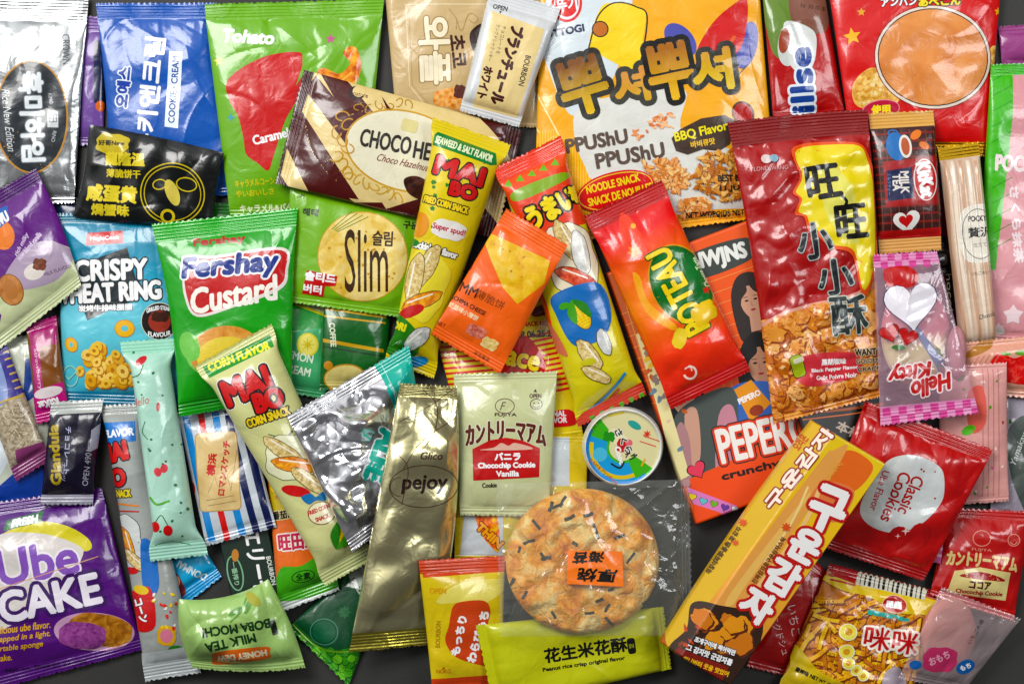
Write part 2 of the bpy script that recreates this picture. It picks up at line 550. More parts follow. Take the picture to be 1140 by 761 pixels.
    if side:
        fr, drop = side
        a = np.clip(U / fr, 0, 1); pr = pr * (drop + (1 - drop) * a)
    lf = lift if lift is not None else (0 if prof == 'box' or disc else .33)
    Z = Bf + t * lf + t * (1 - lf) * pr
    zb = Bf + t * lf * (1 - pr) - .2
    X, Y = P[..., 0], P[..., 1]
    W = np.zeros_like(Z)
    if wr > 0 and prof != 'box':
        env = np.clip(dU / 8, 0, 1) * np.clip(dV / 4 + .2, 0, 1)
        # gathers running out of the seals
        if not disc and not noseal:
            for end in (0, 1):
                d = np.where(V - s0 > -1, (V - s0) * Ln, 0) if end == 0 else (1 - s1 - V) * Ln
                ns = int(Wd / 11) + 2
                for _ in range(ns):
                    uc = rs.uniform(.04, .96); wd = rs.uniform(1.6, 4.5); ln_ = rs.uniform(10, 34) * min(1, Ln / 140 + .3)
                    am = rs.uniform(-.9, .9) * radial * min(1, t / 12); sk = (uc - .5) * rs.uniform(-.5, .9)
                    x = (U - uc) * Wd + sk * d
                    W += am * np.exp(-np.abs(x) / (wd + np.maximum(d, 0) * .09)) * np.exp(-np.maximum(d, 0) / ln_) * (d > -1) 
        nc = int(Wd * Ln / 900 * wr) + 3
        for _ in range(nc):
            cx_, cy_ = Pf(rs.uniform(0.02, .98), rs.uniform(.04, .96))
            th = rs.uniform(0, np.pi); s_ = rs.uniform(9, 34); wd = rs.uniform(2.5, 8)
            lx = (X - cx_) * np.cos(th) + (Y - cy_) * np.sin(th); ly = -(X - cx_) * np.sin(th) + (Y - cy_) * np.cos(th)
            ly = ly + .01 * rs.uniform(-1, 1) * lx * lx
            am = rs.uniform(-1.05, 1.05)
            asym = rs.uniform(.8, 3)
            r = np.where(ly > 0, ly / asym, -ly)
            W += am * wr * np.exp(-lx * lx / (2 * s_ * s_)) * np.exp(-r / wd)
        W *= env * min(1, t / 10 + .25)
        for _ in range(5):
            th = rs.uniform(0, np.pi); wl = rs.uniform(28, 80)
            W += rs.uniform(.2, .55) * wr * min(1, t / 14) * np.sin((X * np.cos(th) + Y * np.sin(th)) * 6.28 / wl + rs.uniform(0, 6)) * env
    if lump:
        lsz, lam = lump; L = np.zeros_like(Z)
        for _ in range(9):
            th = rs.uniform(0, np.pi); wl = lsz * rs.uniform(.7, 1.5)
            L += np.sin((X * np.cos(th) + Y * np.sin(th)) * 6.28 / wl + rs.uniform(0, 6)
                        + 1.2 * np.sin((X * np.sin(th) - Y * np.cos(th)) * 6.28 / (wl * 1.7)))
        W += np.maximum(L / 3, -.6) * lam * np.clip(dU / 12, 0, 1) * (np.clip(dV / 14, 0, 1) if not noseal else 1)
    if ribs:
        W += ribs[1] * np.abs(np.sin(U * np.pi * ribs[0])) * np.clip(dV / 8, 0, 1) * np.clip(dU / 3, 0, 1)
    Z = Z + W * 1.15
    # seals
    if seal[0] or seal[1]:
        ph = rs.uniform(0, 6)
        wav = .9 * np.sin(U * Wd / 17 + ph) + .6 * np.sin(U * Wd / 7.3 + 2 * ph)
        ins = dV < 0
        dd = np.where(V < .5, s0 - V, V - (1 - s1)) * Ln
        out_ = np.clip(dd / 14, 0, 1)
        Z = np.where(ins, Z + wav * out_ * .9 - t * .12 * out_ + .42 * np.sin(dd * 6.28 / 3.6) * np.clip(dd / 2, 0, 1), Z)
        zb = np.where(ins, Z - .6, zb)
    if disc: zb = np.minimum(zb, Z - .3)
    zb = np.minimum(zb, Z - .25)
    # world coordinates
    k = (D - (Z.mean())) / D
    XY = c0 + (P - c0) * k
    if teeth and (seal[0] or seal[1]):
        tri = np.abs(((np.arange(len(us)) / 4.0) % 1) * 2 - 1)
        vdir = vd * k
        if seal[0]: XY[0] -= vdir * (tri[:, None] * teeth)
        if seal[1]: XY[-1] += vdir * (tri[:, None] * teeth)
    cw = c0 + (ctr - c0) * k
    zo = float(B.mean())
    loc = ((cw[0] - CX) * S, -(cw[1] - CY) * S, zo * S)
    Xl, Yl, Zl = (XY[..., 0] - cw[0]) * S, -(XY[..., 1] - cw[1]) * S, (Z - zo) * S
    V3 = np.stack([Xl, Yl, Zl], -1)
    du = np.gradient(V3, axis=1); dv = np.gradient(V3, axis=0)
    N = np.cross(du, dv); N /= (np.linalg.norm(N, axis=-1, keepdims=True) + 1e-12)
    flip = N[..., 2].mean() < 0
    if flip: N = -N
    root = bpy.data.objects.new(name, None); COL.objects.link(root)
    root.empty_display_size = .01; root.location = loc
    root['label'] = label; root['category'] = cat
    if group: root['group'] = group
    PP = {'name_key': COUNT[0], 'haze': haze,
          'w2': lambda x, y: ((c0[0] + (x - c0[0]) * k - cw[0]) * S, -(c0[1] + (y - c0[1]) * k - cw[1]) * S)}
    mb = get_mat(col, kind, PP)
    nv, nw = V3.shape[:2]
    idx = np.arange(nv * nw).reshape(nv, nw)
    def quads(r0, r1, cidx=idx, fl=flip):
        a = cidx[r0:r1, :-1].ravel(); b = cidx[r0:r1, 1:].ravel(); c = cidx[r0 + 1:r1 + 1, 1:].ravel(); d = cidx[r0 + 1:r1 + 1, :-1].ravel()
        return np.stack([a, d, c, b] if fl else [a, b, c, d], 1)
    def emit(nm, r0, r1, mat):
        vv = V3[r0:r1 + 1].reshape(-1, 3); nn = N[r0:r1 + 1].reshape(-1, 3)
        lid = np.arange(len(vv)).reshape(-1, nw)
        f = quads(0, r1 - r0, lid, flip)
        # underside, coarser
        ri = np.unique(np.concatenate([np.arange(r0, r1 + 1, 3), [r1]])); ci = np.unique(np.concatenate([np.arange(0, nw, 3), [nw - 1]]))
        bb = V3[np.ix_(ri, ci)].copy(); bb[..., 2] = (zb[np.ix_(ri, ci)] - zo) * S
        bid = len(vv) + np.arange(bb.shape[0] * bb.shape[1]).reshape(bb.shape[:2])
        if kind != 'clear':
            f2 = quads(0, len(ri) - 1, bid, not flip)
            nb3 = np.tile(np.array([[0, 0, -1.0]]), (bb.shape[0] * bb.shape[1], 1))
            vv = np.concatenate([vv, bb.reshape(-1, 3)]); f = np.concatenate([f, f2]); nn = np.concatenate([nn, nb3])
            # rim closing top to underside
            rim = []
            nn_ = len(vv)
            for line_t, line_b in ((lid[:, 0], bid[:, 0]), (lid[:, -1], bid[:, -1]), (lid[0], bid[0]), (lid[-1], bid[-1])):
                nt_ = len(line_t)
                src = ri - r0 if line_t is lid[:, 0] or nt_ == lid.shape[0] and len(line_b) == len(ri) else ci
                src = (ri - r0) if len(line_b) == len(ri) and nt_ == lid.shape[0] else ci
                for a_ in range(len(line_b) - 1):
                    rim.append([line_t[src[a_]], line_t[src[a_ + 1]], line_b[a_ + 1], line_b[a_]])
            f = np.concatenate([f, np.array(rim)])
        return add_mesh(nm, vv, f, 4, [mat], None, nn, root)
    emit('wrapper' if kind != 'food' and not (disc and kind != 'clear') else 'body', n0, nv - 1 - n1, mb)
    sc_ = sealc or (col, col)
    if seal[0]: emit('crimped_seal', 0, n0, get_mat(sc_[0], kind, PP))
    if seal[1]: emit('crimped_seal', nv - 1 - n1, nv - 1, get_mat(sc_[1], kind, PP))
    # printed graphics, laid on the surface
    flat = []
    for k_, d in enumerate(dec):
        for x in (d if isinstance(d, list) else [d]):
            nm_ = x[0]
            if nm_ in ('lettering', 'printed_design', 'title_lettering'): nm_ = '%s|%d' % (nm_, k_)
            flat.append((nm_,) + tuple(x[1:]))
    groups = []
    eps = .10
    for part, c, trs, *tiny in flat:
        if not groups or groups[-1][0] != part:
            ex = [g for g in groups if g[0] == part]
            groups.append((part, [])) if not ex else groups.append(ex[0])
        gl = groups[-1][1]
        ms = []
        for tr in trs:
            if not len(tr): continue
            eps += .002
            ms.append((tr, eps))
        eps += .001 if tiny else .012
        gl.append((c, ms))
    seen = []
    for part, gl in groups:
        if any(g is gl for g in seen): continue
        seen.append(gl)
        VV, FF, NN, MI, mats = [], [], [], [], []
        base = 0
        for c, ms in gl:
            mat = get_mat(c, 'film' if kind == 'clear' else kind, PP)
            if mat not in mats: mats.append(mat)
            mi = mats.index(mat)
            tr = np.concatenate([x[0] for x in ms]); ep = np.concatenate([np.full(len(x[0]), x[1]) for x in ms])
            tr = np.concatenate([tr, np.repeat(ep[:, None, None], 3, 1)], -1)       # carry eps as a third coordinate
            ext = (tr[..., :2].max(1) - tr[..., :2].min(1)).max()
            if ext > 12:
                tr = split_axis(split_axis(tr, 0, 9.0), 1, 9.0)
            xy = tr[..., :2].reshape(-1, 2)
            uv = np.full((len(xy), 2), .5)
            h = 1e-3
            for it in range(9):
                f0 = Pf(uv[:, 0], uv[:, 1])
                ju = (Pf(uv[:, 0] + h, uv[:, 1]) - f0) / h; jv = (Pf(uv[:, 0], uv[:, 1] + h) - f0) / h
                rr_ = xy - f0
                det = ju[:, 0] * jv[:, 1] - ju[:, 1] * jv[:, 0]
                det = np.where(np.abs(det) < 1e-3, 1e-3, det)
                uv[:, 0] += (rr_[:, 0] * jv[:, 1] - rr_[:, 1] * jv[:, 0]) / det
                uv[:, 1] += (ju[:, 0] * rr_[:, 1] - ju[:, 1] * rr_[:, 0]) / det
                uv = np.clip(uv, -.35, 1.35) if not disc else np.clip(uv, 0, 1)
            def toidx(a, arr):
                r = np.interp(a, arr, np.arange(len(arr)))
                r = np.where(a < 0, a / (arr[1] - arr[0]), r)
                return np.where(a > 1, len(arr) - 1 + (a - 1) / (arr[-1] - arr[-2]), r)
            ij = np.stack([toidx(uv[:, 0], us), toidx(uv[:, 1], vs), tr[..., 2].ravel()], -1).reshape(-1, 3, 3)
            ij[..., 0] = np.clip(ij[..., 0], -3, nw + 2); ij[..., 1] = np.clip(ij[..., 1], -3, nv + 2)
            ij = split_axis(split_axis(ij, 0), 1)
            cen = ij.mean(1)
            ok = (cen[:, 0] > 0) & (cen[:, 0] < nw - 1) & (cen[:, 1] > 0) & (cen[:, 1] < nv - 1)
            ij = ij[ok]; cen = cen[ok]
            if not len(ij): continue
            ci_ = np.floor(cen).astype(int)[:, None, :2]
            fr = np.clip(ij[..., :2] - ci_, 0, 1)
            i_, j_ = np.broadcast_to(ci_[..., 0], fr.shape[:2]), np.broadcast_to(ci_[..., 1], fr.shape[:2])
            def bil(Aa):
                a, b = fr[..., :1], fr[..., 1:]
                return Aa[j_, i_] * (1 - a) * (1 - b) + Aa[j_, i_ + 1] * a * (1 - b) + Aa[j_ + 1, i_] * (1 - a) * b + Aa[j_ + 1, i_ + 1] * a * b
            pn = bil(N); pn /= (np.linalg.norm(pn, axis=-1, keepdims=True) + 1e-12)
            pp = bil(V3) + pn * ij[..., 2:3] * S
            g = np.cross(pp[:, 1] - pp[:, 0], pp[:, 2] - pp[:, 0])
            area_ = np.linalg.norm(g, axis=1)
            bad = (g * pn.mean(1)).sum(1) < 0
            pp[bad] = pp[bad][:, ::-1]; pn[bad] = pn[bad][:, ::-1]
            good = area_ > 1e-12
            pp, pn = pp[good], pn[good]
            if not len(pp): continue
            fl = pp.reshape(-1, 3); fn = pn.reshape(-1, 3)
            _, ui, inv = np.unique(np.round(fl / 2e-7).astype(np.int64), axis=0, return_index=True, return_inverse=True)
            VV.append(fl[ui]); NN.append(fn[ui]); FF.append(inv.reshape(-1, 3) + base); MI.append(np.full(len(pp), mi)); base += len(ui)
        if VV:
            F = np.concatenate(FF)
            dg = (F[:, 0] == F[:, 1]) | (F[:, 1] == F[:, 2]) | (F[:, 0] == F[:, 2])
            add_mesh(part.split('|')[0], np.concatenate(VV), F[~dg], 3, mats, np.concatenate(MI)[~dg], np.concatenate(NN), root)
    # update the pile
    ix = np.clip(((XY[..., 0] - GX0) / GC).astype(int), 0, GN[0] - 1).ravel()
    iy = np.clip(((XY[..., 1] - GY0) / GC).astype(int), 0, GN[1] - 1).ravel()
    np.maximum.at(G, (iy, ix), Z.ravel() * (1 - 0) - press)
    return root

# ------------------------------------------------------------------ the board everything lies on
def board():
    m, nt, b, co = newmat('dark_board')
    n = noise(nt, co, 260, 4)
    rp = nt.nodes.new('ShaderNodeValToRGB')
    rp.color_ramp.elements[0].color = lin('#2a2a28'); rp.color_ramp.elements[1].color = lin('#3b3a36')
    rp.color_ramp.elements[0].position = .3; rp.color_ramp.elements[1].position = .7
    nt.links.new(n.outputs[0], rp.inputs[0]); nt.links.new(rp.outputs[0], b.inputs['Base Color'])
    b.inputs['Roughness'].default_value = .62
    bump(nt, b, co, 'soft', .3)
    me = bpy.data.meshes.new('table_surface')
    a, c = 1.2, -.0005
    me.from_pydata([(-a, -a, c), (a, -a, c), (a, a, c), (-a, a, c), (-a, -a, c - .01), (a, -a, c - .01), (a, a, c - .01), (-a, a, c - .01)], [],
                   [(0, 1, 2, 3), (7, 6, 5, 4), (0, 4, 5, 1), (1, 5, 6, 2), (2, 6, 7, 3), (3, 7, 4, 0)])
    me.materials.append(m)
    o = bpy.data.objects.new('table_surface', me); COL.objects.link(o); o['kind'] = 'structure'
board()
# ------------------------------------------------------------------ the snacks, from the bottom of the pile to the top
def RODS(items, part='printed_picture'):
    """pictured corn puff sticks: (x, y, length, width, angle, colour)"""
    o = []
    for x, y, l, w_, a, c in items:
        o += EL(x, y, l * .5, w_ * .5, c, a, part, 40, .8, '#5a452c', .035, int(x))
        o += LN([(x - l * .36 * math.cos(R(a)) - w_ * .2 * math.sin(R(a)), y + l * .36 * math.sin(R(a)) - w_ * .2 * math.cos(R(a))),
                 (x + l * .3 * math.cos(R(a)) - w_ * .2 * math.sin(R(a)), y - l * .3 * math.sin(R(a)) - w_ * .2 * math.cos(R(a)))], w_ * .1, '#f3efe2', 0, part)
    return o
PUFFG = ('n', '#b59a62', '#d8c48e', '#efe2b8', 4)
PUFFO = ('n', '#c8701a', '#e09a30', '#efc05c', 6)
def COB(x, y, l, w_, a, part='corn_picture'):
    o = EL(x, y, l, w_, '#e2c028', a, part, o=.8, oc='#5a4a14')
    for i in range(-4, 5):
        for j in (-1, 0, 1):
            u, v = i * l * .19, j * w_ * .5 * (1 - (i / 5.5) ** 2)
            o += EL(x + u * math.cos(R(a)) - v * math.sin(R(a)), y - u * math.sin(R(a)) - v * math.cos(R(a)), l * .085, w_ * .2, '#f0d95a', a, part, 10)
    p = lambda u, v: (x + u * math.cos(R(a)) - v * math.sin(R(a)), y - u * math.sin(R(a)) - v * math.cos(R(a)))
    o += PG([p(-l * 1.15, 0), p(-l * .5, w_ * 1.3), p(l * .5, w_ * 1.05), p(-l * .2, w_ * .3)], '#3f8a2c', 1, part)
    o += PG([p(-l * 1.15, 0), p(-l * .5, -w_ * 1.3), p(l * .4, -w_ * 1.05), p(-l * .2, -w_ * .3)], '#5aa63a', 1, part)
    return o
def PORTRAIT(x, y, s, a, hair, skin, part='printed_portrait'):
    """a small generic printed portrait: long hair, face, simple features"""
    ca, sa = math.cos(R(a)), math.sin(R(a))
    p = lambda u, v: (x + s * (u * ca - v * sa), y - s * (u * sa + v * ca))
    o = PG([p(-20, 12), p(-8, 30), p(10, 30), p(21, 12), p(23, -20), p(18, -44), p(6, -36), p(-8, -36), p(-20, -42), p(-23, -16)], hair, 1, part)
    o += PG([p(-6, -16), p(6, -16), p(8, -34), p(-8, -34)], skin, 0, part)
    o += PG([p(-11, 12), p(0, 17), p(11, 12), p(12, -4), p(7, -16), p(0, -20), p(-7, -16), p(-12, -4)], skin, 1, part)
    o += PG([p(-13, 14), p(-4, 20), p(-2, 12), p(-10, 4), p(-13, -4)], hair, 1, part) + PG([p(13, 14), p(2, 20), p(4, 12), p(11, 4), p(14, -4)], hair, 1, part)
    for k in (-1, 1):
        o += EL(*p(5 * k, 1), 2.2 * s, 1.1 * s, '#2a1c18', a, part, 10)
        o += LN([p(3 * k, 5), p(8 * k, 5)], .7 * s, '#4a352c', 0, part)
    o += EL(*p(0, -10), 3 * s, 1.3 * s, '#a8484a', a, part, 10) + LN([p(-.5, 0), p(-1, -5), p(1, -5.5)], .5 * s, '#a87a66', 0, part)
    return o
def FRY(k):
    g = random.Random(k * 11 + 5)
    x, y, a, l = g.uniform(886, 1036), g.uniform(660, 768), g.gauss(.5, .8), g.uniform(9, 19)
    dx, dy = l * math.cos(a), -l * math.sin(a)
    pts = [(x - dx, y - dy), (x + g.uniform(-2, 2), y + g.uniform(-2, 2)), (x + dx, y + dy)]
    q = [(u + .8, v + 1.6) for u, v in pts]
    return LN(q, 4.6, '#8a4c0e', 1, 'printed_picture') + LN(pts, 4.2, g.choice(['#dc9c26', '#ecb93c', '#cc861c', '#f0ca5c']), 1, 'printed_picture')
FRIED = ('n', '#8a4a18', '#d8924a', '#f0cf98', 9)
# --- lowest layer
pack('snack_packet', 'lilac packet mostly hidden between the silver pouch and the blue packet', 'snack packet',
     [(88, 18), (121, 20), (114, 160), (88, 160)], 10, '#7b5aa0', [RR(112, 80, 14, 70, 3, '#1d2a52'), EL(112, 118, 5, 6, '#d8792b')], seal=(16, 8), sealc=('#8a68ad', '#7b5aa0'))
pack('snack_packet', 'teal packet edge peeking out above the crispy ring pouch', 'snack packet',
     [(62, 212), (112, 225), (112, 270), (62, 270)], 6, '#1b2f58', [], seal=(8, 8))
pack('blue_cookie_packet', 'royal blue packet with white sideways Korean lettering saying cookie cream', 'cookie packet',
     [(106, 4), (240, 3), (268, 214), (122, 222)], 15, '#0065b4', [
         T('쿠키앤크림', 167, 108, 22, 84, w=132, b=1.0, part='lettering'),
         T('오예스', 138, 97, 14, 84, c='#0f4aa8', w=44, b=.9, o=1.3, oc='#e8f0fa'),
         PG([(189, 57), (204, 58), (199, 143), (184, 141)], '#e9f1f5', part='label_panel'),
         T('COOKIE · CREAM', 194, 100, 7, 86, c='#1a55a8', w=74, b=.25)], seal=(17, 10), bow=(0, -2, 0, -4), wr=1.1)
pack('snack_packet', 'pinkish purple foil packet edge at the upper right beside the red biscuit pouch', 'snack packet',
     [(1112, 30), (1210, 24), (1210, 76), (1116, 74)], 10, '#a0568c', [], seal=(8, 8), kind='foil')
pack('waffle_packet', 'beige waffle packet with raised cream Korean lettering turned sideways', 'waffle packet',
     [(423, -70), (615, -70), (600, 140), (441, 132)], 13, '#cdb68c', [
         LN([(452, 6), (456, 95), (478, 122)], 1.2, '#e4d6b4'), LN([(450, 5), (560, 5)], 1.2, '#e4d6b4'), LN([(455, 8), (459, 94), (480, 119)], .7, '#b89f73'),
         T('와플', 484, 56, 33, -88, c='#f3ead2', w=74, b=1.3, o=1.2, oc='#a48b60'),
         T('초코', 511, 57, 15, -84, c='#4a2018', w=36, b=.7),
         LN([(508, 20), (514, 35), (522, 16), (532, 20), (528, 26), (522, 22)], 1, '#b49a6a', 1), LN([(500, 10), (508, 22), (508, 33)], 1, '#b49a6a', 1),
         PG([(523, 38), (540, 27), (545, 60), (530, 62)], '#3a211a', 1),
         PG([(484, 103), (500, 98), (518, 97), (521, 124), (498, 119), (484, 116)], ('v', '#b8642a', '#df9b52', '#f0c58a', 6), 1, part='printed_picture'),
         EL(512, 102, 7, 8, '#6b3a2e', part='printed_picture', wob=.1)], seal=(14, 6), kind='film', wr=.7)
pack('noodle_snack_pouch', 'large yellow and white noodle snack pouch with gold black-edged Korean lettering', 'snack pouch',
     [(603, -52), (843, -52), (866, 238), (594, 272)], 20, '#f3b81c', [
         PG([(622, -40), (700, -40), (690, 70), (640, 130), (608, 70), (604, 40)], '#d9e2e6', 1),
         PG([(640, 125), (700, 105), (762, 100), (762, 150), (860, 180), (860, 225), (800, 232), (740, 236), (690, 200), (655, 196)], '#e2e2dc', 1),
         LN([(590, 90), (622, 150), (655, 215)], 1.6, '#fbe9b0', 1), LN([(588, 128), (614, 170), (640, 230)], 1.6, '#fbe9b0', 1),
         PG([(598, 150), (640, 165), (660, 230), (610, 250)], ('w', '#eeb01c', '#f7ce52', 3, 0), 1),
         EL(631, 4, 17, 21, '#e8eef0', part='brand_badge', o=0), RING(631, 4, 17, 21, 3, '#d8161e', part='brand_badge'), EL(631, 3, 13, 16, '#d8161e', part='brand_badge'),
         T('뚜기', 631, 5, 15, 8, b=.5, w=22, part='brand_badge'),
         T('OTTOGI', 628, 35, 8, 10, c='#1c2a5e', w=44, b=.6),
         PG([(668, 10), (684, 3), (700, 4), (718, 14), (716, 40), (708, 78), (668, 62), (655, 52)], '#f5d80c', 1, 'printed_picture'),
         LN([(655, 55), (664, 22), (676, 7), (690, 3), (708, 8), (720, 18), (715, 60), (709, 76)], 1.6, '#1b1a14', 1, 'printed_picture'),
         EL(668, 33, 8, 8, '#c27b16', part='printed_picture', o=1.3),
         EL(757, 45, 22, 14, '#5b5fae', -48, 'printed_picture'), EL(831, 50, 12, 27, '#5b5fae', -14, 'printed_picture'),
         PG([(775, 62), (790, 30), (812, 8), (832, 0), (826, 50), (800, 72)], '#d2352c', 1, 'printed_picture'),
         LN([(782, 62), (804, 58), (818, 40)], 4, '#e0701f', 1, 'printed_picture'),
         LN([(800, 82), (815, 80), (826, 66)], 1, '#241c12', 1), LN([(804, 88), (818, 86), (832, 72)], 1, '#241c12', 1),
         T('뿌', 649, 96, 60, 17, c=('g', '#8a5a18', '#e8c83a', 640, 72, 655, 128), w=50, b=2.4, o=6, oc='#3b3a34', part='title_lettering'),
         T('셔', 702, 96, 36, 12, c=('g', '#d8a060', '#d6b01c', 700, 80, 705, 112), w=36, b=2.0, o=6, oc='#4a4a42', part='title_lettering'),
         T('뿌', 746, 80, 60, 12, c=('g', '#b07818', '#e8c020', 740, 55, 750, 108), w=48, b=2.4, o=6, oc='#14120e', part='title_lettering'),
         T('셔', 792, 78, 44, 8, c=('g', '#d0a050', '#e6cc10', 790, 55, 794, 98), w=42, b=2.3, o=6, oc='#3a3a34', part='title_lettering'),
         T('PPUShU', 664, 157, 15, 10, c='#6b5a50', w=68, b=.8), T('PPUShU', 701, 173, 16, 10, c='#6b5a50', w=76, b=.8),
         PG([(747, 154), (757, 144), (780, 132), (806, 128), (818, 134), (812, 160), (800, 168), (782, 166), (765, 172), (752, 168)], '#54443a', part='flavour_panel'),
         T('BBQ Flavor', 780, 147, 11.5, 13, c='#f2e63c', w=60, b=.4), T('바비큐맛', 782, 159, 7, 10, c='#f0c838', w=27, b=.3),
         EL(827, 126, 10, 12, '#b82a2c', 30, 'printed_picture', o=2, oc='#4a3a34'),
         BITS(26, [(720, 128), (748, 124), (752, 142), (724, 142)], 3.2, ['#e8a273', '#f2c49c', '#d9824e'], 3, .45),
         BITS(14, [(704, 144), (724, 146), (722, 156), (704, 156)], 2.6, ['#e8a273', '#f2c49c', '#d9824e'], 4, .5),
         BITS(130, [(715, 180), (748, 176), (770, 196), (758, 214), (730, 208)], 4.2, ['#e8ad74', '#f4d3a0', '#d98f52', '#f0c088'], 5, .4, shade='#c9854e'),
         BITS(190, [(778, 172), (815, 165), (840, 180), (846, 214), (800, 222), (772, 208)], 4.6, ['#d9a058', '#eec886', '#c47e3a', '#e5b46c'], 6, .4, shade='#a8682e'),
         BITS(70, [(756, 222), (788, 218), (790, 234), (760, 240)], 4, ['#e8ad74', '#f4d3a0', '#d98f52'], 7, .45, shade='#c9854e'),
         EL(685, 212, 44, 21, '#d41f24', 14, 'flavour_panel'), RING(685, 212, 42, 19, 1, '#f0d868', 14, 'flavour_panel'),
         T('NOODLE SNACK', 682, 204, 8.5, 14, c='#f4dc4a', w=60, b=.35), T('SNACK DE NOUILLES', 690, 216, 8.5, 14, c='#f4dc4a', w=72, b=.35),
         T('BEST BEFORE', 822, 197, 7, 3, c='#2a241c', w=46, b=.3), T('11.JUL', 815, 209, 7, 3, c='#2a241c', w=28, b=.3),
         T('NET WT/POIDS NET : 3.1', 803, 236, 7, 3, c='#2a241c', w=78, b=.2)], seal=(16, 12), wr=.7, soft=.5)
pack('chocolate_drink_packet', 'tall red wafer packet with printed mug and blue sideways letters', 'wafer packet',
     [(846, -40), (914, -40), (942, 128), (861, 132)], 14, '#b81420', [
         PG([(848, -36), (888, -36), (892, 10), (878, 60), (858, 54)], '#77934a', 1), PG([(884, -30), (914, -30), (922, 30), (890, 36), (878, 10)], '#8d6152', 1, 'printed_picture'),
         EL(878, 50, 13, 24, '#d3d8d4', -6, 'printed_picture'), PG([(872, 26), (905, 34), (908, 60), (900, 78), (880, 74)], '#dfe2df', 1, 'printed_picture'),
         EL(872, 46, 6, 14, '#a8553c', -6, 'printed_picture'),
         T('Hillse', 893, 106, 24, 94, c='#1d4f9c', w=104, b=1.6, o=2.6, oc='#e6edf2', part='title_lettering'),
         T('초코의 차', 905, 8, 5, 172, c='#3a1d16', w=30)], seal=(12, 8), wr=1)
pack('biscuit_pouch', 'bright red biscuit pouch with a large plain peach disc, gold stars and gold lower seal', 'biscuit pouch',
     [(917, -50), (1119, -50), (1099, 172), (950, 172)], 20, '#d5121a', [
         STAR(948, 41, 10, '#f2c234', ang=10), STAR(958, 14, 5, '#e8b43a'), STAR(1112, 12, 5, '#f2c234'),
         PG([(948, 100), (956, 84), (972, 76), (990, 90), (1000, 112), (978, 120), (954, 118)], ('n', '#c58a3c', '#e5b868', '#f3dca0', 7), 1, 'printed_picture'),
         BITS(16, [(950, 90), (985, 82), (998, 110), (960, 116)], 2.6, ['#f6dfae', '#cf9a4c'], 8, .7),
         EL(1108, 64, 8, 14, ('n', '#c58a3c', '#e5b868', '#f3dca0', 7), part='printed_picture'),
         EL(1038, 64, 65, 57, '#e9ded2', -4, 'printed_picture', o=1, oc='#8d1c12'), EL(1038, 64, 61, 53, ('n', '#d38a52', '#e09c63', '#e8ab74', 60), -4, 'printed_picture', o=1.2, oc='#2a1712'),
         T('アンパンマン', 1010, 2, 9, 3, c='#ffffff', w=60, b=.5, o=.8, oc='#7a1414'), T('あべこん', 1045, 2, 9, 3, c='#f0dc3c', w=46, b=.7, o=1, oc='#2c2a12'),
         EL(980, 122, 20, 10, '#c02a50', 8, 'flavour_panel', o=1, oc='#e9a0a8'), T('使用', 980, 122, 10, 3, c='#f2e040', w=20, b=.6)],
     seal=(14, 15), sealc=('#d5121a', 'm#d9a632'), wr=.7, teeth=1.5)
pack('snack_packet', 'dark burgundy packet hidden behind the milk tea bar and the marshmallow bag', 'snack packet',
     [(955, 162), (1058, 165), (1066, 404), (958, 404)], 12, '#5a1226', [
         PG([(962, 185), (984, 185), (984, 215), (962, 215)], '#b32a30'), PG([(962, 168), (984, 168), (984, 180), (962, 180)], '#c69a3c'),
         T('THE', 976, 196, 12, 0, c='#e2cfc4', w=26), T('BEEN', 974, 211, 12, 0, c='#e2cfc4', w=32),
         EL(975, 235, 10, 22, ('n', '#b98a60', '#d8b48c', '#e8d0ac', 6), part='printed_picture'),
         PG([(1052, 280), (1062, 280), (1064, 390), (1054, 390)], '#14110f'), T('Chocolate', 1058, 330, 6, -86, c='#c2b79c', w=80)], seal=(10, 10))
pack('snack_packet', 'crumpled black foil seal below the milk tea bar', 'snack packet',
     [(1028, 270), (1060, 262), (1066, 300), (1034, 304)], 8, '#1a1516', [], seal=(14, 4), kind='foil')
pack('snack_packet', 'dark green foil edge showing above the custard packet', 'snack packet',
     [(236, 226), (318, 228), (322, 300), (240, 300)], 8, '#0c7a2a', [], seal=(14, 6), kind='foil')
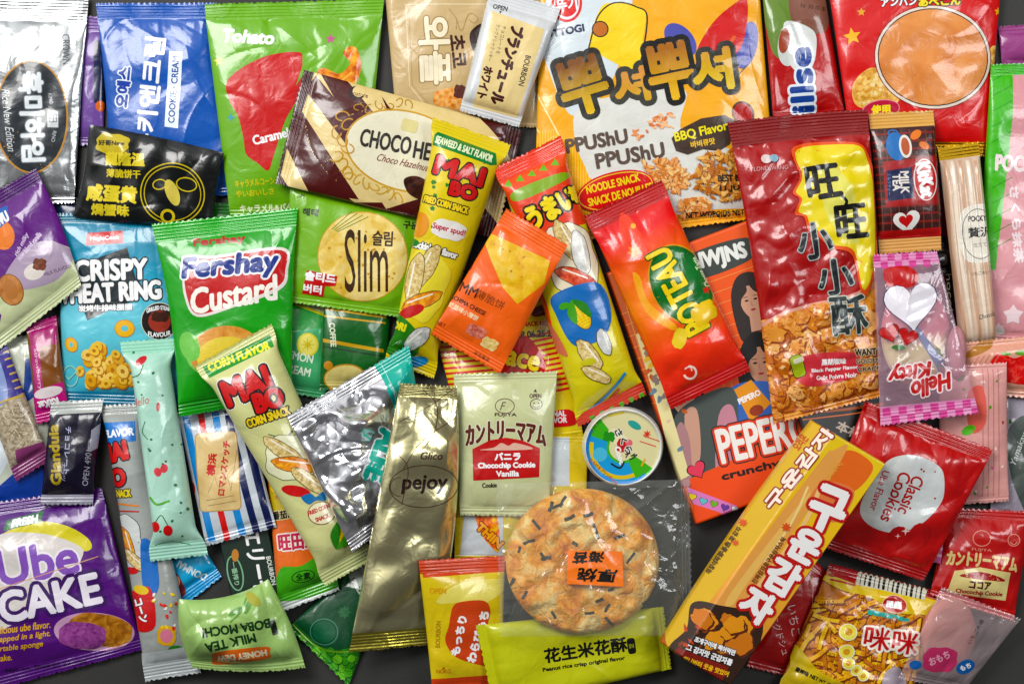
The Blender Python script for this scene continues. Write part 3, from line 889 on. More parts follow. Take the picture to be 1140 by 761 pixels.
pack('ring_snack_pouch', 'turquoise ring snack pouch with white block lettering and heap of rings', 'snack pouch',
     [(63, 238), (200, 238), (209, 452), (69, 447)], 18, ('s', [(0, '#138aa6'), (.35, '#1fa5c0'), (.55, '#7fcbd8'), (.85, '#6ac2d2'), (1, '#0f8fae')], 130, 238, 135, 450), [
         PG([(97, 259), (136, 256), (138, 270), (96, 273)], '#c9202a', part='brand_badge'), T('MagicCook', 117, 265, 5.5, 3, w=32, b=.25, part='brand_badge'),
         PG([(96, 292), (142, 275), (158, 330), (98, 356), (80, 310)], '#1d2a30', 0, 'logo_panel'), PG([(99, 294), (140, 279), (155, 328), (100, 352), (84, 311)], '#263239', 0, 'logo_panel'),
         T('CRISPY', 124, 300, 22, 2, w=80, b=1.3, o=1.6, oc='#27363c', part='title_lettering'), T('WHEAT RING', 118, 325, 20, 3, w=122, b=1.3, o=1.6, oc='#27363c', part='title_lettering'),
         T('炭烤牛排味圈圈', 118, 342, 7, 2, w=60, b=.3, o=.5, oc='#27363c'),
         EL(178, 357, 19, 20, '#2b2220', 0, 'flavour_badge', o=1, oc='#cfd6c8'), EL(178, 357, 12, 12, '#a4483a', 0, 'flavour_badge'),
         EL(179, 352, 10, 6, '#4c2a1c', 0, 'flavour_badge', wob=.08), T('GRILLED STEAK', 177, 342, 4.5, 4, w=26, b=.2, arc=3, part='flavour_badge'), T('FLAVOUR', 178, 372, 5, 3, w=24, b=.2, arc=-2, part='flavour_badge'),
         EL(140, 365, 10.5, 9, '#e9bd55', part='printed_picture', o=.8, oc='#c98f2e'), EL(140, 365, 4, 3.2, '#79c6d4', part='printed_picture'),
         EL(80, 383, 6.5, 8, '#e9bd55', 30, 'printed_picture', o=.8, oc='#c98f2e'), EL(80, 383, 2, 3, '#79c6d4', part='printed_picture'),
         BITS(54, [(84, 412), (92, 398), (104, 390), (108, 378), (120, 384), (134, 396), (146, 412), (144, 427), (110, 428), (88, 424)], 6.6, ['#edc968', '#f2d582', '#e0b04c'], 12, .82, .03, ring=.36, shade='#bd832c'),
         RING(78, 418, 9, 12, 1.5, '#9fd4cc', 0), T('✓', 78, 418, 9, 0, c='#9fd4cc')], seal=(10, 13), wr=1.0, sealc=('#0f8299', '#0e86a4'))
pack('snack_packet', 'white packet with royal blue lower corner at the left edge under the noodle stick', 'snack packet',
     [(-60, 380), (58, 372), (50, 560), (-50, 566)], 12, '#c9cdbf', [
         PG([(-60, 566), (52, 566), (56, 500), (40, 505), (-10, 548), (-60, 575)], '#164a9e'), PG([(28, 400), (60, 385), (60, 425), (26, 450)], '#1b4c96'),
         PG([(-60, 420), (10, 430), (28, 470), (-10, 540), (-60, 540)], '#d6dee2', 1)], seal=(8, 8))
pack('spicy_noodle_packet', 'yellow noodle snack packet with red stripes behind the orange cheese packet', 'snack packet',
     [(488, 384), (617, 326), (650, 486), (518, 500)], 14, '#e6d51e', [
         sum([LN([(490, 386 + 6 * i), (560, 380 + 6 * i), (640, 364 + 6 * i)], 2.6, '#d6352a') for i in range(12)], []),
         PG([(560, 378), (582, 372), (598, 386), (606, 412), (560, 420)], '#c41c26', 1, 'logo_panel'),
         T('ace', 582, 401, 15, -12, c='#f2de3c', w=36, b=1.2, o=1.2, oc='#8a1018', part='title_lettering'),
         PG([(576, 352), (620, 342), (622, 364), (580, 368)], '#e6d51e'), PG([(592, 344), (616, 336), (618, 346), (596, 352)], '#7a3418', 1, 'printed_picture'),
         T('SNACK NOODLES', 604, 359, 5, 4, c='#c42a22', w=48, b=.35), T('EXP 06.25.2025', 598, 371, 7, 3, c='#27241a', w=58, b=.35),
         PG([(600, 462), (634, 455), (640, 472), (600, 474)], '#d2222a', 1), T('ORIGINAL', 612, 460, 6, 3, w=36, b=.3), T('FLAVOR', 618, 467, 6, 3, w=26, b=.3)],
     seal=(12, 10), wr=1, noseal=False)
pack('biscuit_stick_box', 'flat orange carton with PEPERO lettering, printed faces and a pink heart ribbon', 'biscuit carton',
     [(674, 303), (833, 244), (915, 532), (775, 584)], 18, '#ea7030', [
         PG([(678, 305), (690, 300), (790, 578), (778, 583)], '#c8754e', part='side_panel'),
         sum([LN([(686 + 9 * i, 336 - 3 * i), (716 + 9 * i, 430)], .8, '#f2a86c') for i in range(12)], []), sum([LN([(690, 350 + 14 * i), (850, 292 + 14 * i)], .8, '#f2a86c') for i in range(9)], []),
         PG([(762, 286), (830, 264), (835, 288), (768, 312)], '#4d5450', 1, 'logo_panel'), T('NWJNS', 800, 287, 22, 14, c='#eef0ea', w=62, b=1.2, part='title_lettering'),
         PORTRAIT(836, 334, 1.0, 14, '#3b322e', '#d0a58e'), PORTRAIT(846, 404, 1.1, 6, '#201b1a', '#c2967e'),
         PG([(815, 430), (860, 425), (872, 450), (850, 490), (812, 470)], '#4d74b8', 1, 'printed_picture'),
         PORTRAIT(760, 442, 1.05, 16, '#1f1b1b', '#dcb6a2'),
         PG([(752, 462), (800, 432), (820, 440), (818, 500), (792, 540), (758, 520)], '#5a625f', 1, 'printed_picture'), PG([(800, 462), (816, 452), (822, 500), (798, 528)], '#c993a0', 1, 'printed_picture'),
         PG([(762, 462), (776, 456), (780, 505), (770, 520)], '#cfa795', 1, 'printed_picture'), PG([(744, 520), (756, 470), (768, 490), (768, 540)], '#b58d90', 1, 'printed_picture'),
         PG([(817, 433), (836, 422), (858, 448), (836, 470)], '#e3a12e', 0, 'printed_card'), T('PEPERO', 834, 441, 6, 25, w=26, b=.4, part='printed_card'), EL(842, 456, 8, 6, '#a04a22', 20, 'printed_card'),
         PG([(708, 372), (720, 366), (768, 528), (756, 535)], '#e8dfb0', 0), BITS(26, [(706, 372), (740, 360), (776, 500), (756, 520)], 4, ['#c9703e', '#9a8f86', '#e5c65e', '#7c92a0', '#e0c8b4'], 31, .6, part='printed_design'),
         PG([(768, 532), (800, 518), (905, 470), (915, 532), (775, 582)], '#ea661e', 0, 'orange_band'),
         PG([(764, 541), (830, 566), (822, 576), (772, 560)], '#d98cc4', 0, 'heart_ribbon'),
         HEART(771, 552, 4.2, '#e8d83c', -18, 'heart_ribbon', .6), HEART(783, 557, 4.2, '#76c6cc', -18, 'heart_ribbon', .6), HEART(795, 560, 4.2, '#86b83c', -18, 'heart_ribbon', .6), HEART(807, 564, 4.2, '#7a4aa8', -18, 'heart_ribbon', .6), HEART(818, 566, 4, '#e8e0e4', -18, 'heart_ribbon', .6),
         HEART(776, 522, 10, '#e0566e', 30, 'printed_design', 1.2),
         T('PEPERO', 851, 485, 38, 13, c='#f2f0ea', w=104, b=1.2, o=2.4, oc='#e0561e', o2=1.3, oc2='#3a332e', part='title_lettering'),
         T('crunchy', 836, 523, 10, 14, c='#2a2420', w=66, b=.7)], prof='box', kind='box')
pack('biscuit_box', 'black carton end with two orange stripes below the rice cracker pouch', 'biscuit carton',
     [(884, 452), (986, 438), (1000, 505), (905, 520)], 15, '#1b1a18', [
         LN([(890, 459), (940, 455), (985, 449)], 3, '#d97a22'), LN([(892, 466), (940, 461), (985, 455)], 1.4, '#d97a22'), T('本格', 945, 478, 12, -25, c='#c4b8ac', w=30, b=.4)], prof='box', kind='box')
pack('gummy_bag', 'pale lilac flowered bag at the right edge below the strawberry packet', 'sweet bag',
     [(1100, 428), (1210, 424), (1210, 620), (1104, 575)], 14, '#a7a0ab', [
         BITS(16, [(1110, 440), (1200, 440), (1200, 560), (1115, 560)], 3.2, ['#3f7a3a', '#c9bcd2', '#e3dbe6', '#d683a8'], 9, .6, part='printed_design'),
         PG([(1122, 478), (1150, 470), (1160, 590), (1128, 540)], '#59625d', 1), T('Yamakawa', 1134, 495, 7, 70, c='#d9dcd8', w=44, sh=.3)], seal=(10, 14), wr=1.2, sealc=('#b08cb0', '#b9a3b8'))
pack('sakura_stick_packet', 'pink and green sakura matcha stick packet standing along the right edge', 'stick packet',
     [(1103, 73), (1212, 66), (1200, 384), (1086, 378)], 14, '#e0a9ae', [
         PG([(1100, 70), (1128, 70), (1126, 130), (1118, 210), (1108, 300), (1080, 300), (1080, 200)], '#62c01e'),
         sum([LN([(1104, 90 + 17 * i), (1126, 78 + 17 * i)], .8, '#3f9a18') for i in range(12)], []),
         T('POCKY', 1133, 182, 17, -3, c='#f2e4e4', w=50, b=1.1), T('さくら抹茶', 1131, 250, 10, -86, c='#f4e2e4', w=84, b=.8),
         STAR(1128, 350, 12, '#f2dfe2', 5, .6), STAR(1112, 365, 7, '#f2dfe2', 5, .6), EL(1114, 368, 6, 4, '#e9e4dc')], seal=(12, 10), wr=.7, sealc=('#58b81a', '#dda2a8'), prof='flat')
pack('snack_packet', 'yellow and white packet hidden under the vanilla cookie packet and the cracker bag', 'snack packet',
     [(507, 480), (654, 484), (652, 626), (506, 622)], 10, '#d9c41a', [
         PG([(518, 560), (560, 560), (560, 618), (512, 618)], '#d3d9dc'), PG([(612, 486), (634, 486), (634, 540), (606, 540)], '#cdd3d6'),
         PG([(530, 569), (552, 569), (556, 612), (545, 606), (534, 590)], ('n', '#d8331c', '#f08a24', '#f8d84a', 8), 1, 'printed_picture'),
         T('THIN', 545, 595, 9, -42, c='#f4b02a', w=34, b=.9, o=1, oc='#7a1f10')], seal=(8, 8))
pack('chocolate_stick_box', 'dark green carton end with white Japanese lettering above the light green mochi bag', 'biscuit carton',
     [(242, 596), (300, 586), (322, 694), (264, 700)], 15, '#0d3527', [
         T('エリーゼ', 287, 626, 20, -80, w=76, b=.7, sh=.1), RING(262, 637, 9, 20, 1.6, '#8bb896', 12), T('一番搾り', 262, 637, 6, -80, c='#9cc0a2', w=26, b=.2), T('BOURBON', 302, 634, 5, -78, c='#dfe6dc', w=32, b=.2),
         EL(262, 617, 4, 7, '#c08a4a', part='printed_picture')], prof='box', kind='box')
pack('strawberry_bar', 'red strawberry bar with thin white handwriting under the yellow potato stick carton', 'snack bar',
     [(884, 606), (928, 642), (882, 752), (832, 740)], 12, '#b8101a', [
         T('いちご', 884, 690, 11, -80, c='#f0d9d6', w=36), T('ミグドシュ', 868, 706, 9, -72, c='#f0d9d6', w=44), LN([(905, 650), (902, 690), (890, 720)], .8, '#e8c4c0', 1)], seal=(8, 8), sealc=('#c8303a', '#b8101a'), wr=.8)
pack('pea_snack_packet', 'dark green pea snack packet with silver end under the gold foil stick packet', 'snack packet',
     [(400, 622), (432, 646), (388, 762), (322, 697)], 14, '#0f5a3a', [
         PG([(388, 640), (400, 622), (432, 646), (424, 668), (400, 660)], '#b9c0b6'), BITS(10, [(392, 640), (415, 655), (410, 662), (388, 648)], 1.2, ['#5a625a'], 3, part='printed_design'),
         PG([(318, 690), (340, 712), (372, 722), (400, 722), (396, 770), (370, 770)], '#3f8a2c', 1, 'printed_picture'),
         BITS(30, [(322, 696), (345, 715), (372, 724), (398, 724), (388, 756), (372, 752), (345, 728)], 5, ['#5fae3a', '#7cc24e', '#4c9a30'], 5, 1, .03, shade='#22661c'),
         LN([(326, 694), (348, 716), (372, 724), (402, 722)], 1.2, '#8fb44a', 1), RING(361, 702, 16, 15, 1, '#5c9a80'), EL(361, 702, 13, 12, '#1c6a4a'), STAR(384, 680, 8, '#3f7a50', 8, .6)], seal=(10, 8), wr=1.2, sealc=('m#c8ccc0', '#2f7a2a'))
pack('tomato_corn_tube', 'orange and green corn stick packet with white sealed end and Chinese lettering', 'corn stick packet',
     [(296, 520), (346, 510), (377, 655), (311, 680)], 18, '#e07c22', [
         PG([(296, 515), (350, 505), (354, 560), (304, 572)], '#cdb93a'), BITS(30, [(300, 520), (320, 520), (328, 560), (306, 560)], 3, ['#e8b82c', '#f0cf52', '#c98e1c'], 6, .8),
         PG([(312, 632), (336, 628), (368, 612), (380, 650), (312, 668)], '#5cae28', 1), RING(338, 640, 13, 7, 1, '#173a12', 12), T('全素', 338, 640, 8, 8, c='#173a12', w=16, b=.3),
         T('番茄口味', 320, 571, 9, 8, c='#20140e', w=32, b=.5, o=1, oc='#e6d9a0'), T('旺田王', 332, 601, 17, 6, c='#c21f5a', w=42, b=.8, o=1.4, oc='#f2e9e2', part='title_lettering')],
     seal=(6, 16), sealc=('#e07c22', '#cfd4d2'), prof='tube', wr=.6)
pack('small_blue_packet', 'small sky blue packet with flared seal under the mint green stick', 'snack packet',
     [(184, 606), (222, 602), (246, 640), (192, 682)], 12, '#49b2dc', [
         T('DONMAI', 214, 634, 8, 150, c='#e4f0f4', w=34, b=.4), PG([(186, 630), (200, 640), (206, 660), (190, 668)], '#8c3a3a', 1, 'printed_picture'), EL(196, 646, 5, 7, '#e2b184', part='printed_picture')],
     seal=(6, 15), wr=1.3, sealc=('#49b2dc', '#27a3d4'))
pack('silver_cracker_pouch', 'silver foil pouch with a dark oval label and white Korean lettering', 'cracker pouch',
     [(-95, -12), (98, -4), (82, 224), (-95, 226)], 16, 'm#d3d6d7', [
         EL(36, 130, 41, 63, '#c79a5a', 0, 'oval_label'), EL(36, 130, 39, 61, '#3c4247', 0, 'oval_label'),
         T('흑미하임', 37, 130, 25, -88, c='#e9eef0', w=98, b=1.3, o=1, oc='#7b8288', part='title_lettering'),
         T('Rice New Edition', 11, 134, 9, -84, c='#d7dbdc', w=70, sh=.35), T('RINO', 57, 110, 4, -80, c='#c9cdcf', w=12), T('RINO', 61, 152, 4, -100, c='#c9cdcf', w=12),
         PG([(54, 122), (66, 124), (66, 142), (54, 142)], '#c9cdcf', part='oval_label'), T('田', 60, 132, 9, -88, c='#3c4247'),
         T('CROWN', 74, 55, 8, -88, c='#5d656c', w=34)], seal=(30, 8), kind='film', wr=1.3, radial=1.6)
pack('caramel_corn_pouch', 'lime green corn snack pouch with a plain red printed bag shape and small stars', 'snack pouch',
     [(227, 5), (427, -2), (404, 240), (256, 240)], 20, '#7fb41c', [
         T('Tohato', 277, 41, 14, -3, w=56, b=1.0, sh=.15, part='brand_lettering'),
         PG([(253, 92), (270, 76), (300, 62), (332, 58), (337, 68), (334, 105), (318, 135), (305, 175), (299, 190), (288, 182), (275, 172), (272, 155), (266, 130), (256, 112)], '#c81a24', 1, 'printed_picture'),
         T('Caramel', 302, 152, 10, 14, w=40, b=.5), PG([(338, 70), (345, 72), (330, 96)], '#7fb41c'),
         STAR(244, 68, 6, '#e6d63c', ang=8), STAR(368, 43, 6, '#c06a92'), STAR(258, 131, 5, '#58a8b8', 4, .4),
         PG([(354, 80), (362, 76), (378, 82), (390, 70), (382, 60), (388, 52), (397, 54), (402, 72), (396, 92), (380, 100), (364, 94)], ('n', '#c25f10', '#e89530', '#f4bf60', 8), 1, 'printed_picture'),
         LN([(360, 84), (378, 90), (392, 80)], 2, '#f3c270', 1, 'printed_picture'),
         T('キャラメルコーン', 284, 203, 8, 5, c='#c8c838', w=44, b=.4), T('やいおいしさ', 284, 214, 7, 5, c='#c8c838', w=42, b=.4), T('キャラメル&バター', 300, 231, 9, 2, c='#dfe6c0', w=66, b=.5)],
     seal=(18, 10), wr=.9)
pack('lemon_cream_packet', 'green packet with lemon slice and LEMON CREAM lettering', 'biscuit packet',
     [(312, 314), (372, 338), (362, 442), (296, 432)], 14, ('g', '#0c8a3a', '#4cae6a', 340, 330, 330, 430), [
         PG([(316, 322), (368, 344), (370, 352), (314, 330)], '#dfe0b0'), PG([(314, 330), (370, 352), (370, 355), (313, 333)], '#c9c83a'),
         RING(335, 425, 50, 58, 1.2, '#9fd0a8', 0, a0=20, a1=140), PG([(300, 395), (318, 374), (345, 366), (362, 372), (362, 440), (300, 430)], '#58ab78', 1),
         EL(343, 383, 12, 13, '#d9cf5a', 0, 'lemon_slice'), EL(343, 383, 10, 11, '#e6de86', 0, 'lemon_slice'), STAR(343, 383, 9, '#cfc04a', 8, .25, part='lemon_slice'),
         T('LEMON', 333, 396, 9, -12, c='#dfe8d8', w=32, b=.3), T('CREAM', 330, 411, 9, -12, c='#dfe8d8', w=32, b=.3)], seal=(10, 8), wr=1)
pack('coffee_packet', 'dark green coffee packet with gold stripes', 'coffee packet',
     [(362, 316), (436, 326), (428, 432), (356, 432)], 14, '#0b6a30', [
         PG([(362, 340), (430, 350), (430, 354), (362, 344)], '#c9a63a'), PG([(361, 350), (429, 358), (429, 360), (361, 352)], '#c9a63a'), PG([(360, 376), (427, 388), (427, 392), (360, 380)], '#c9a63a'), PG([(360, 384), (427, 395), (427, 397), (360, 386)], '#0a4a24'),
         T('COFFEE', 371, 372, 6, -86, c='#dfe6cf', w=26, b=.3), EL(384, 420, 22, 14, '#d8cc8e', 5, 'coffee_label', o=1.6, oc='#b98f2c'), EL(366, 406, 5, 5, '#c08f2a', part='coffee_label')], seal=(15, 8), wr=.8, sealc=('#0a3a20', '#0b6a30'))
pack('slim_cracker_packet', 'lime green cracker packet with a large pale cracker and thin Slim lettering', 'cracker packet',
     [(323, 201), (472, 232), (452, 352), (320, 334)], 15, '#86b82a', [
         EL(404, 285, 49, 49, ('n', '#d9b95c', '#e6d08a', '#efe0aa', 22), 0, 'printed_picture', o=1.2, oc='#c9a850'),
         BITS(24, [(366, 250), (440, 255), (440, 320), (366, 320)], 1.6, ['#c39a4c'], 11, part='printed_picture'),
         sum([LN([(370 + 2 * i, 255 + i), (392 + 6 * i, 235 + 2 * i)], .8, '#5d8a1c') for i in range(4)], []),
         T('Slim', 408, 290, 70, 0, c='#4a331c', w=48, b=.1, part='title_lettering'), T('슬림', 426, 265, 16, -3, c='#4a331c', w=22, b=.5),
         PG([(342, 300), (376, 307), (374, 318), (362, 318), (360, 330), (336, 326)], '#c42a2a', 0, 'flavour_panel'), T('솔티드', 357, 308, 10, -8, w=34, b=.6, part='flavour_panel'), T('버터', 348, 321, 9, -8, w=20, b=.5, part='flavour_panel'),
         T('해태', 346, 236, 8, -6, c='#2f4a10', w=17, b=.4), T('구운', 457, 250, 8, -6, c='#2f4a10', w=16, b=.4), T('•PI', 336, 218, 4, -8, c='#2f4a10')], seal=(9, 8), wr=1)
pack('hazelnut_bar', 'brown and cream chocolate hazelnut packet with a gold scroll oval panel', 'chocolate packet',
     [(308, 204), (340, 78), (580, 142), (551, 264)], 22, '#5a1c1a', [
         PG([(322, 168), (345, 100), (430, 225), (395, 225)], '#e2cf9c'), PG([(318, 160), (334, 120), (400, 222), (345, 214)], '#5a1c1a'), PG([(313, 195), (320, 165), (345, 215), (325, 212)], '#e2cf9c'),
         PG([(345, 98), (350, 80), (420, 95), (470, 220), (430, 232)], '#e2cf9c'), PG([(356, 80), (385, 88), (420, 130), (396, 150)], '#5a1c1a'), PG([(340, 100), (352, 84), (398, 140), (385, 160)], '#5a1c1a'),
         PG([(420, 100), (500, 108), (560, 160), (580, 230), (556, 270), (520, 262), (560, 255)], '#e2cf9c', 1),
         EL(452, 168, 68, 45, '#c9a24a', -14, 'scroll_panel'), EL(452, 168, 66, 43, '#e6e2cc', -14, 'scroll_panel'),
         sum([RING(382 + 7 * math.sin(i * 2.1), 130 + 9 * i, 8, 6, 1.6, '#c39a3c', i * 40, 'scroll_panel', 0, 270, 16) for i in range(8)], []),
         sum([RING(400 + 11 * i, 120 - 1.5 * i + 3 * (i % 2), 6, 4, 1.2, '#b98f34', i * 60, 'scroll_panel', 0, 270, 14) for i in range(6)], []),
         sum([RING(390 + 9 * i, 196 + 4 * i, 7, 4, 1.4, '#cdaa52', i * 50, 'scroll_panel', 0, 270, 14) for i in range(7)], []),
         RR(456, 140, 18, 14, 3, '#dcd3a0', -14, 'scroll_panel'),
         EL(397, 104, 9, 8, '#3a1210', 0, 'brand_mark'), EL(400, 102, 7, 6.5, '#e2cf9c', 0, 'brand_mark'), T('nature', 402, 106, 4, -12, c='#6b2a20', w=16), T('CHOCO', 430, 158, 19, -10, c='#3a342c', w=56, b=.6, part='title_lettering'), T('HEARTS', 489, 171, 19, -10, c='#3a342c', w=56, b=.6, part='title_lettering'),
         T('Choco Hazelnut', 449, 181, 8, -12, c='#8a3a2c', w=58, sh=.45),
         PG([(450, 200), (464, 196), (478, 205), (474, 222), (456, 216)], ('n', '#24100c', '#4a2418', '#6a3a26', 8), 1, 'printed_picture')],
     seal=(14, 16), wr=.8, inset=0, sealc=('#4a1416', '#4a1416'))
pack('white_cookie_bar', 'white and cream biscuit bar with brown Japanese lettering running down it', 'biscuit bar',
     [(546, -14), (624, 9), (578, 139), (512, 121)], 16, '#d8dadb', [
         PG([(547, 12), (606, 33), (600, 55), (576, 130), (526, 118), (533, 95)], '#e6d3a2', 0), 
         T('OPEN', 557, 8, 6, -12, c='#4c4a4c', w=16, b=.2), T('▾', 557, 14, 3, -12, c='#4c2a28'),
         T('ブランチュール', 565, 73, 15, -106, c='#4f1f18', w=88, b=1.1, part='title_lettering'), T('ホワイト', 540, 92, 10, -104, c='#4f1f18', w=35, b=.7),
         T('チョコレートを', 558, 45, 4.5, -104, c='#5d4a40', w=32), T('ラングドシャクッキー', 550, 48, 5, -104, c='#5d4a40', w=42), T('BOURBON', 584, 79, 6, -104, c='#3d3a38', w=34, b=.15)],
     seal=(16, 10), prof='flat', wr=.6)
pack('white_stick_packet', 'cream stick packet with gold seal and handwritten label beside the green stripe', 'stick packet',
     [(1046, 164), (1091, 158), (1112, 386), (1071, 394)], 17, '#d9c3b0', [
         sum([LN([(1052 + 8.5 * i, 178), (1058 + 9.2 * i, 280), (1077 + 8 * i, 384)], 3.4, '#e9dccb' if i % 2 else '#cba98f') for i in range(5)], []),
         PG([(1069, 236), (1104, 231), (1108, 284), (1073, 288)], '#e6e0d4', 1, 'handwritten_label'), RING(1089, 260, 19, 28, .8, '#4a4844', 5, 'handwritten_label'),
         T('POCKY', 1087, 243, 6, 3, c='#2a2724', w=20, b=.3), T('贅沢', 1090, 258, 11, 4, c='#2a2724', w=26, b=.3), T('仕立て', 1090, 272, 5, 4, c='#2a2724', w=15), T('いちごのピール', 1094, 303, 4, 6, c='#5a5450', w=28), T('Chocolate', 1100, 350, 5, 14, c='#4a4440', w=22, sh=.3)],
     seal=(14, 10), sealc=('m#d6b02c', '#d9c9b8'), ribs=(5, 1.8), wr=.4, prof='flat')
pack('milk_tea_wafer_bar', 'dark red tartan wafer bar with tan seals and a blue printed cup', 'wafer bar',
     [(968, 127), (1040, 123), (1049, 276), (980, 281)], 17, '#4a2222', [
         sum([LN([(966, 150 + 9 * i), (1046, 146 + 9 * i)], 2.4, '#8a2a26') for i in range(13)], []), sum([LN([(976 + 9 * i, 144), (984 + 9 * i, 262)], 1.1, '#77513a') for i in range(8)], []),
         PG([(982, 180), (1042, 174), (1044, 226), (986, 230)], '#a81a24', 0), PG([(986, 190), (1014, 186), (1016, 220), (988, 224)], '#232d58', 0, 'label_panel'),
         T('MILK', 1006, 203, 9, -88, c='#e8e2dc', w=24, b=.4), T('TEA', 997, 203, 8, -88, c='#e8e2dc', w=18, b=.4), T('ミルクティー', 989, 205, 4, -88, c='#7fa8dc', w=24),
         EL(1029, 200, 12, 22, '#c41824', 4, 'brand_badge', o=1.3, oc='#eee6e0'), T('KitKat', 1029, 200, 15, -80, w=38, b=1.0, part='brand_badge'),
         EL(997, 163, 11, 16, '#2f7ab8', 10, 'printed_picture'), EL(1007, 163, 7, 13, '#e4e0d8', 6, 'printed_picture'), EL(1007, 163, 4.6, 10, '#b8643e', 6, 'printed_picture'), RING(994, 148, 6, 4, 1.6, '#2f7ab8', 0, 'printed_picture'),
         EL(1019, 150, 7, 4.5, '#e0883c', 40, 'printed_picture'), EL(1028, 162, 6, 4, '#e0883c', -30, 'printed_picture'),
         HEART(1009, 246, 15, '#e8e6e2', 10, 'printed_design'), HEART(1008, 245, 8, '#c42a30', 10, 'printed_design'), PG([(972, 258), (1048, 252), (1048, 262), (972, 266)], '#b01c22', 0)],
     seal=(16, 17), sealc=('#dcb06c', '#dcae74'), wr=.6, kind='film', prof='pouch')
pack('small_wafer_bar', 'small brown wafer bar with bright magenta ends near the left edge', 'wafer bar',
     [(28, 362), (62, 352), (76, 462), (40, 470)], 14, '#8a5a30', [
         PG([(28, 360), (62, 350), (64, 382), (36, 386)], '#a61a74'), PG([(34, 384), (44, 382), (50, 436), (40, 436)], '#b84a86'), T('Strawberry', 43, 410, 5, -82, c='#ead0de', w=46),
         PG([(36, 436), (70, 424), (80, 468), (36, 472)], '#c4148a'), EL(54, 436, 16, 6, '#e4dcdc', 14, 'brand_badge'), T('KitKat', 54, 448, 8, 194, w=22, b=.6, part='brand_badge')], seal=(8, 12), sealc=('#a61a74', '#c4148a'), wr=1.3)
pack('noodle_stick_packet', 'clear ended stick packet with violet patterned top leaning at the left edge', 'stick packet',
     [(-32, 402), (6, 384), (54, 510), (16, 534)], 16, ('n', '#8f8270', '#b3a692', '#cfc7b4', 4), [
         PG([(-36, 405), (8, 380), (26, 436), (-18, 458)], '#4a4490'), PG([(-34, 405), (-6, 392), (10, 442), (-18, 452)], '#8f9fc8', 1), sum([LN([(2 + 3 * i, 392 + 8 * i), (12 + 3 * i, 388 + 8 * i)], 2, '#c9b070') for i in range(6)], []),
         LN([(-8, 452), (10, 444), (26, 440)], 2, '#c9ae4a', 1),
         BITS(60, [(0, 455), (26, 442), (46, 496), (22, 510)], 5, ['#c9bea6', '#a4977e', '#dcd4c0', '#8f8168'], 5, .12),
         PG([(18, 500), (50, 490), (56, 520), (20, 536)], '#8f4a78')], seal=(8, 14), sealc=('#4a4490', '#8a4078'), prof='tube', wr=1)
pack('ube_cake_packet', 'purple ube cake packet with large white lettering and a purple cake slice picture', 'cake packet',
     [(-52, 566), (112, 544), (157, 722), (-28, 772)], 22, '#5e1f80', [
         PG([(0, 596), (40, 580), (75, 584), (100, 600), (98, 612), (60, 608), (0, 620)], '#d8cf5c', 1), PG([(-10, 604), (40, 592), (85, 604), (92, 620), (60, 660), (-10, 700)], '#d9d4d0', 1),
         PG([(8, 578), (48, 568), (46, 580), (4, 590)], '#2f7a4a', 0, 'brand_badge'), T('FRESH', 28, 579, 8, 12, w=30, b=.6, sh=.3, part='brand_badge'),
         T('Ube', 43, 624, 38, 10, c='#8d62b8', w=88, b=1.6, o=2.2, oc='#e9e4ea', part='title_lettering'),
         LN([(0, 654), (110, 618)], .9, '#d8a87c'), 
         T('CAKE', 56, 664, 33, 12, c='#e6e2ea', w=112, b=1.8, o=4, oc='#47106a', part='title_lettering'),
         T('Delicious ube flavor.', 24, 697, 8, 7, c='#dcb04a', w=66, sh=.3, b=.2), T('wrapped in a light.', 24, 708, 8, 7, c='#dcb04a', w=66, sh=.3, b=.2), T('Portable sponge', 20, 719, 8, 7, c='#dcb04a', w=58, sh=.3, b=.2), T('cake.', 5, 731, 7, 7, c='#dcb04a', w=16, sh=.3, b=.2),
         EL(105, 702, 44, 22, '#c9a4c0', -4, 'printed_picture'), EL(112, 700, 36, 19, ('n', '#8c5a24', '#b47f3c', '#cf9f5c', 12), -10, 'printed_picture', wob=.03), EL(92, 706, 27, 16, ('n', '#7d3a7c', '#9a5296', '#aa68a4', 5), -4, 'printed_picture', wob=.04),
         T('Net wt. Shelf 24 27.5.24', 50, 741, 5, 6, c='#2c0d3a', w=90)],
     seal=(13, 14), wr=1.0, soft=.5)
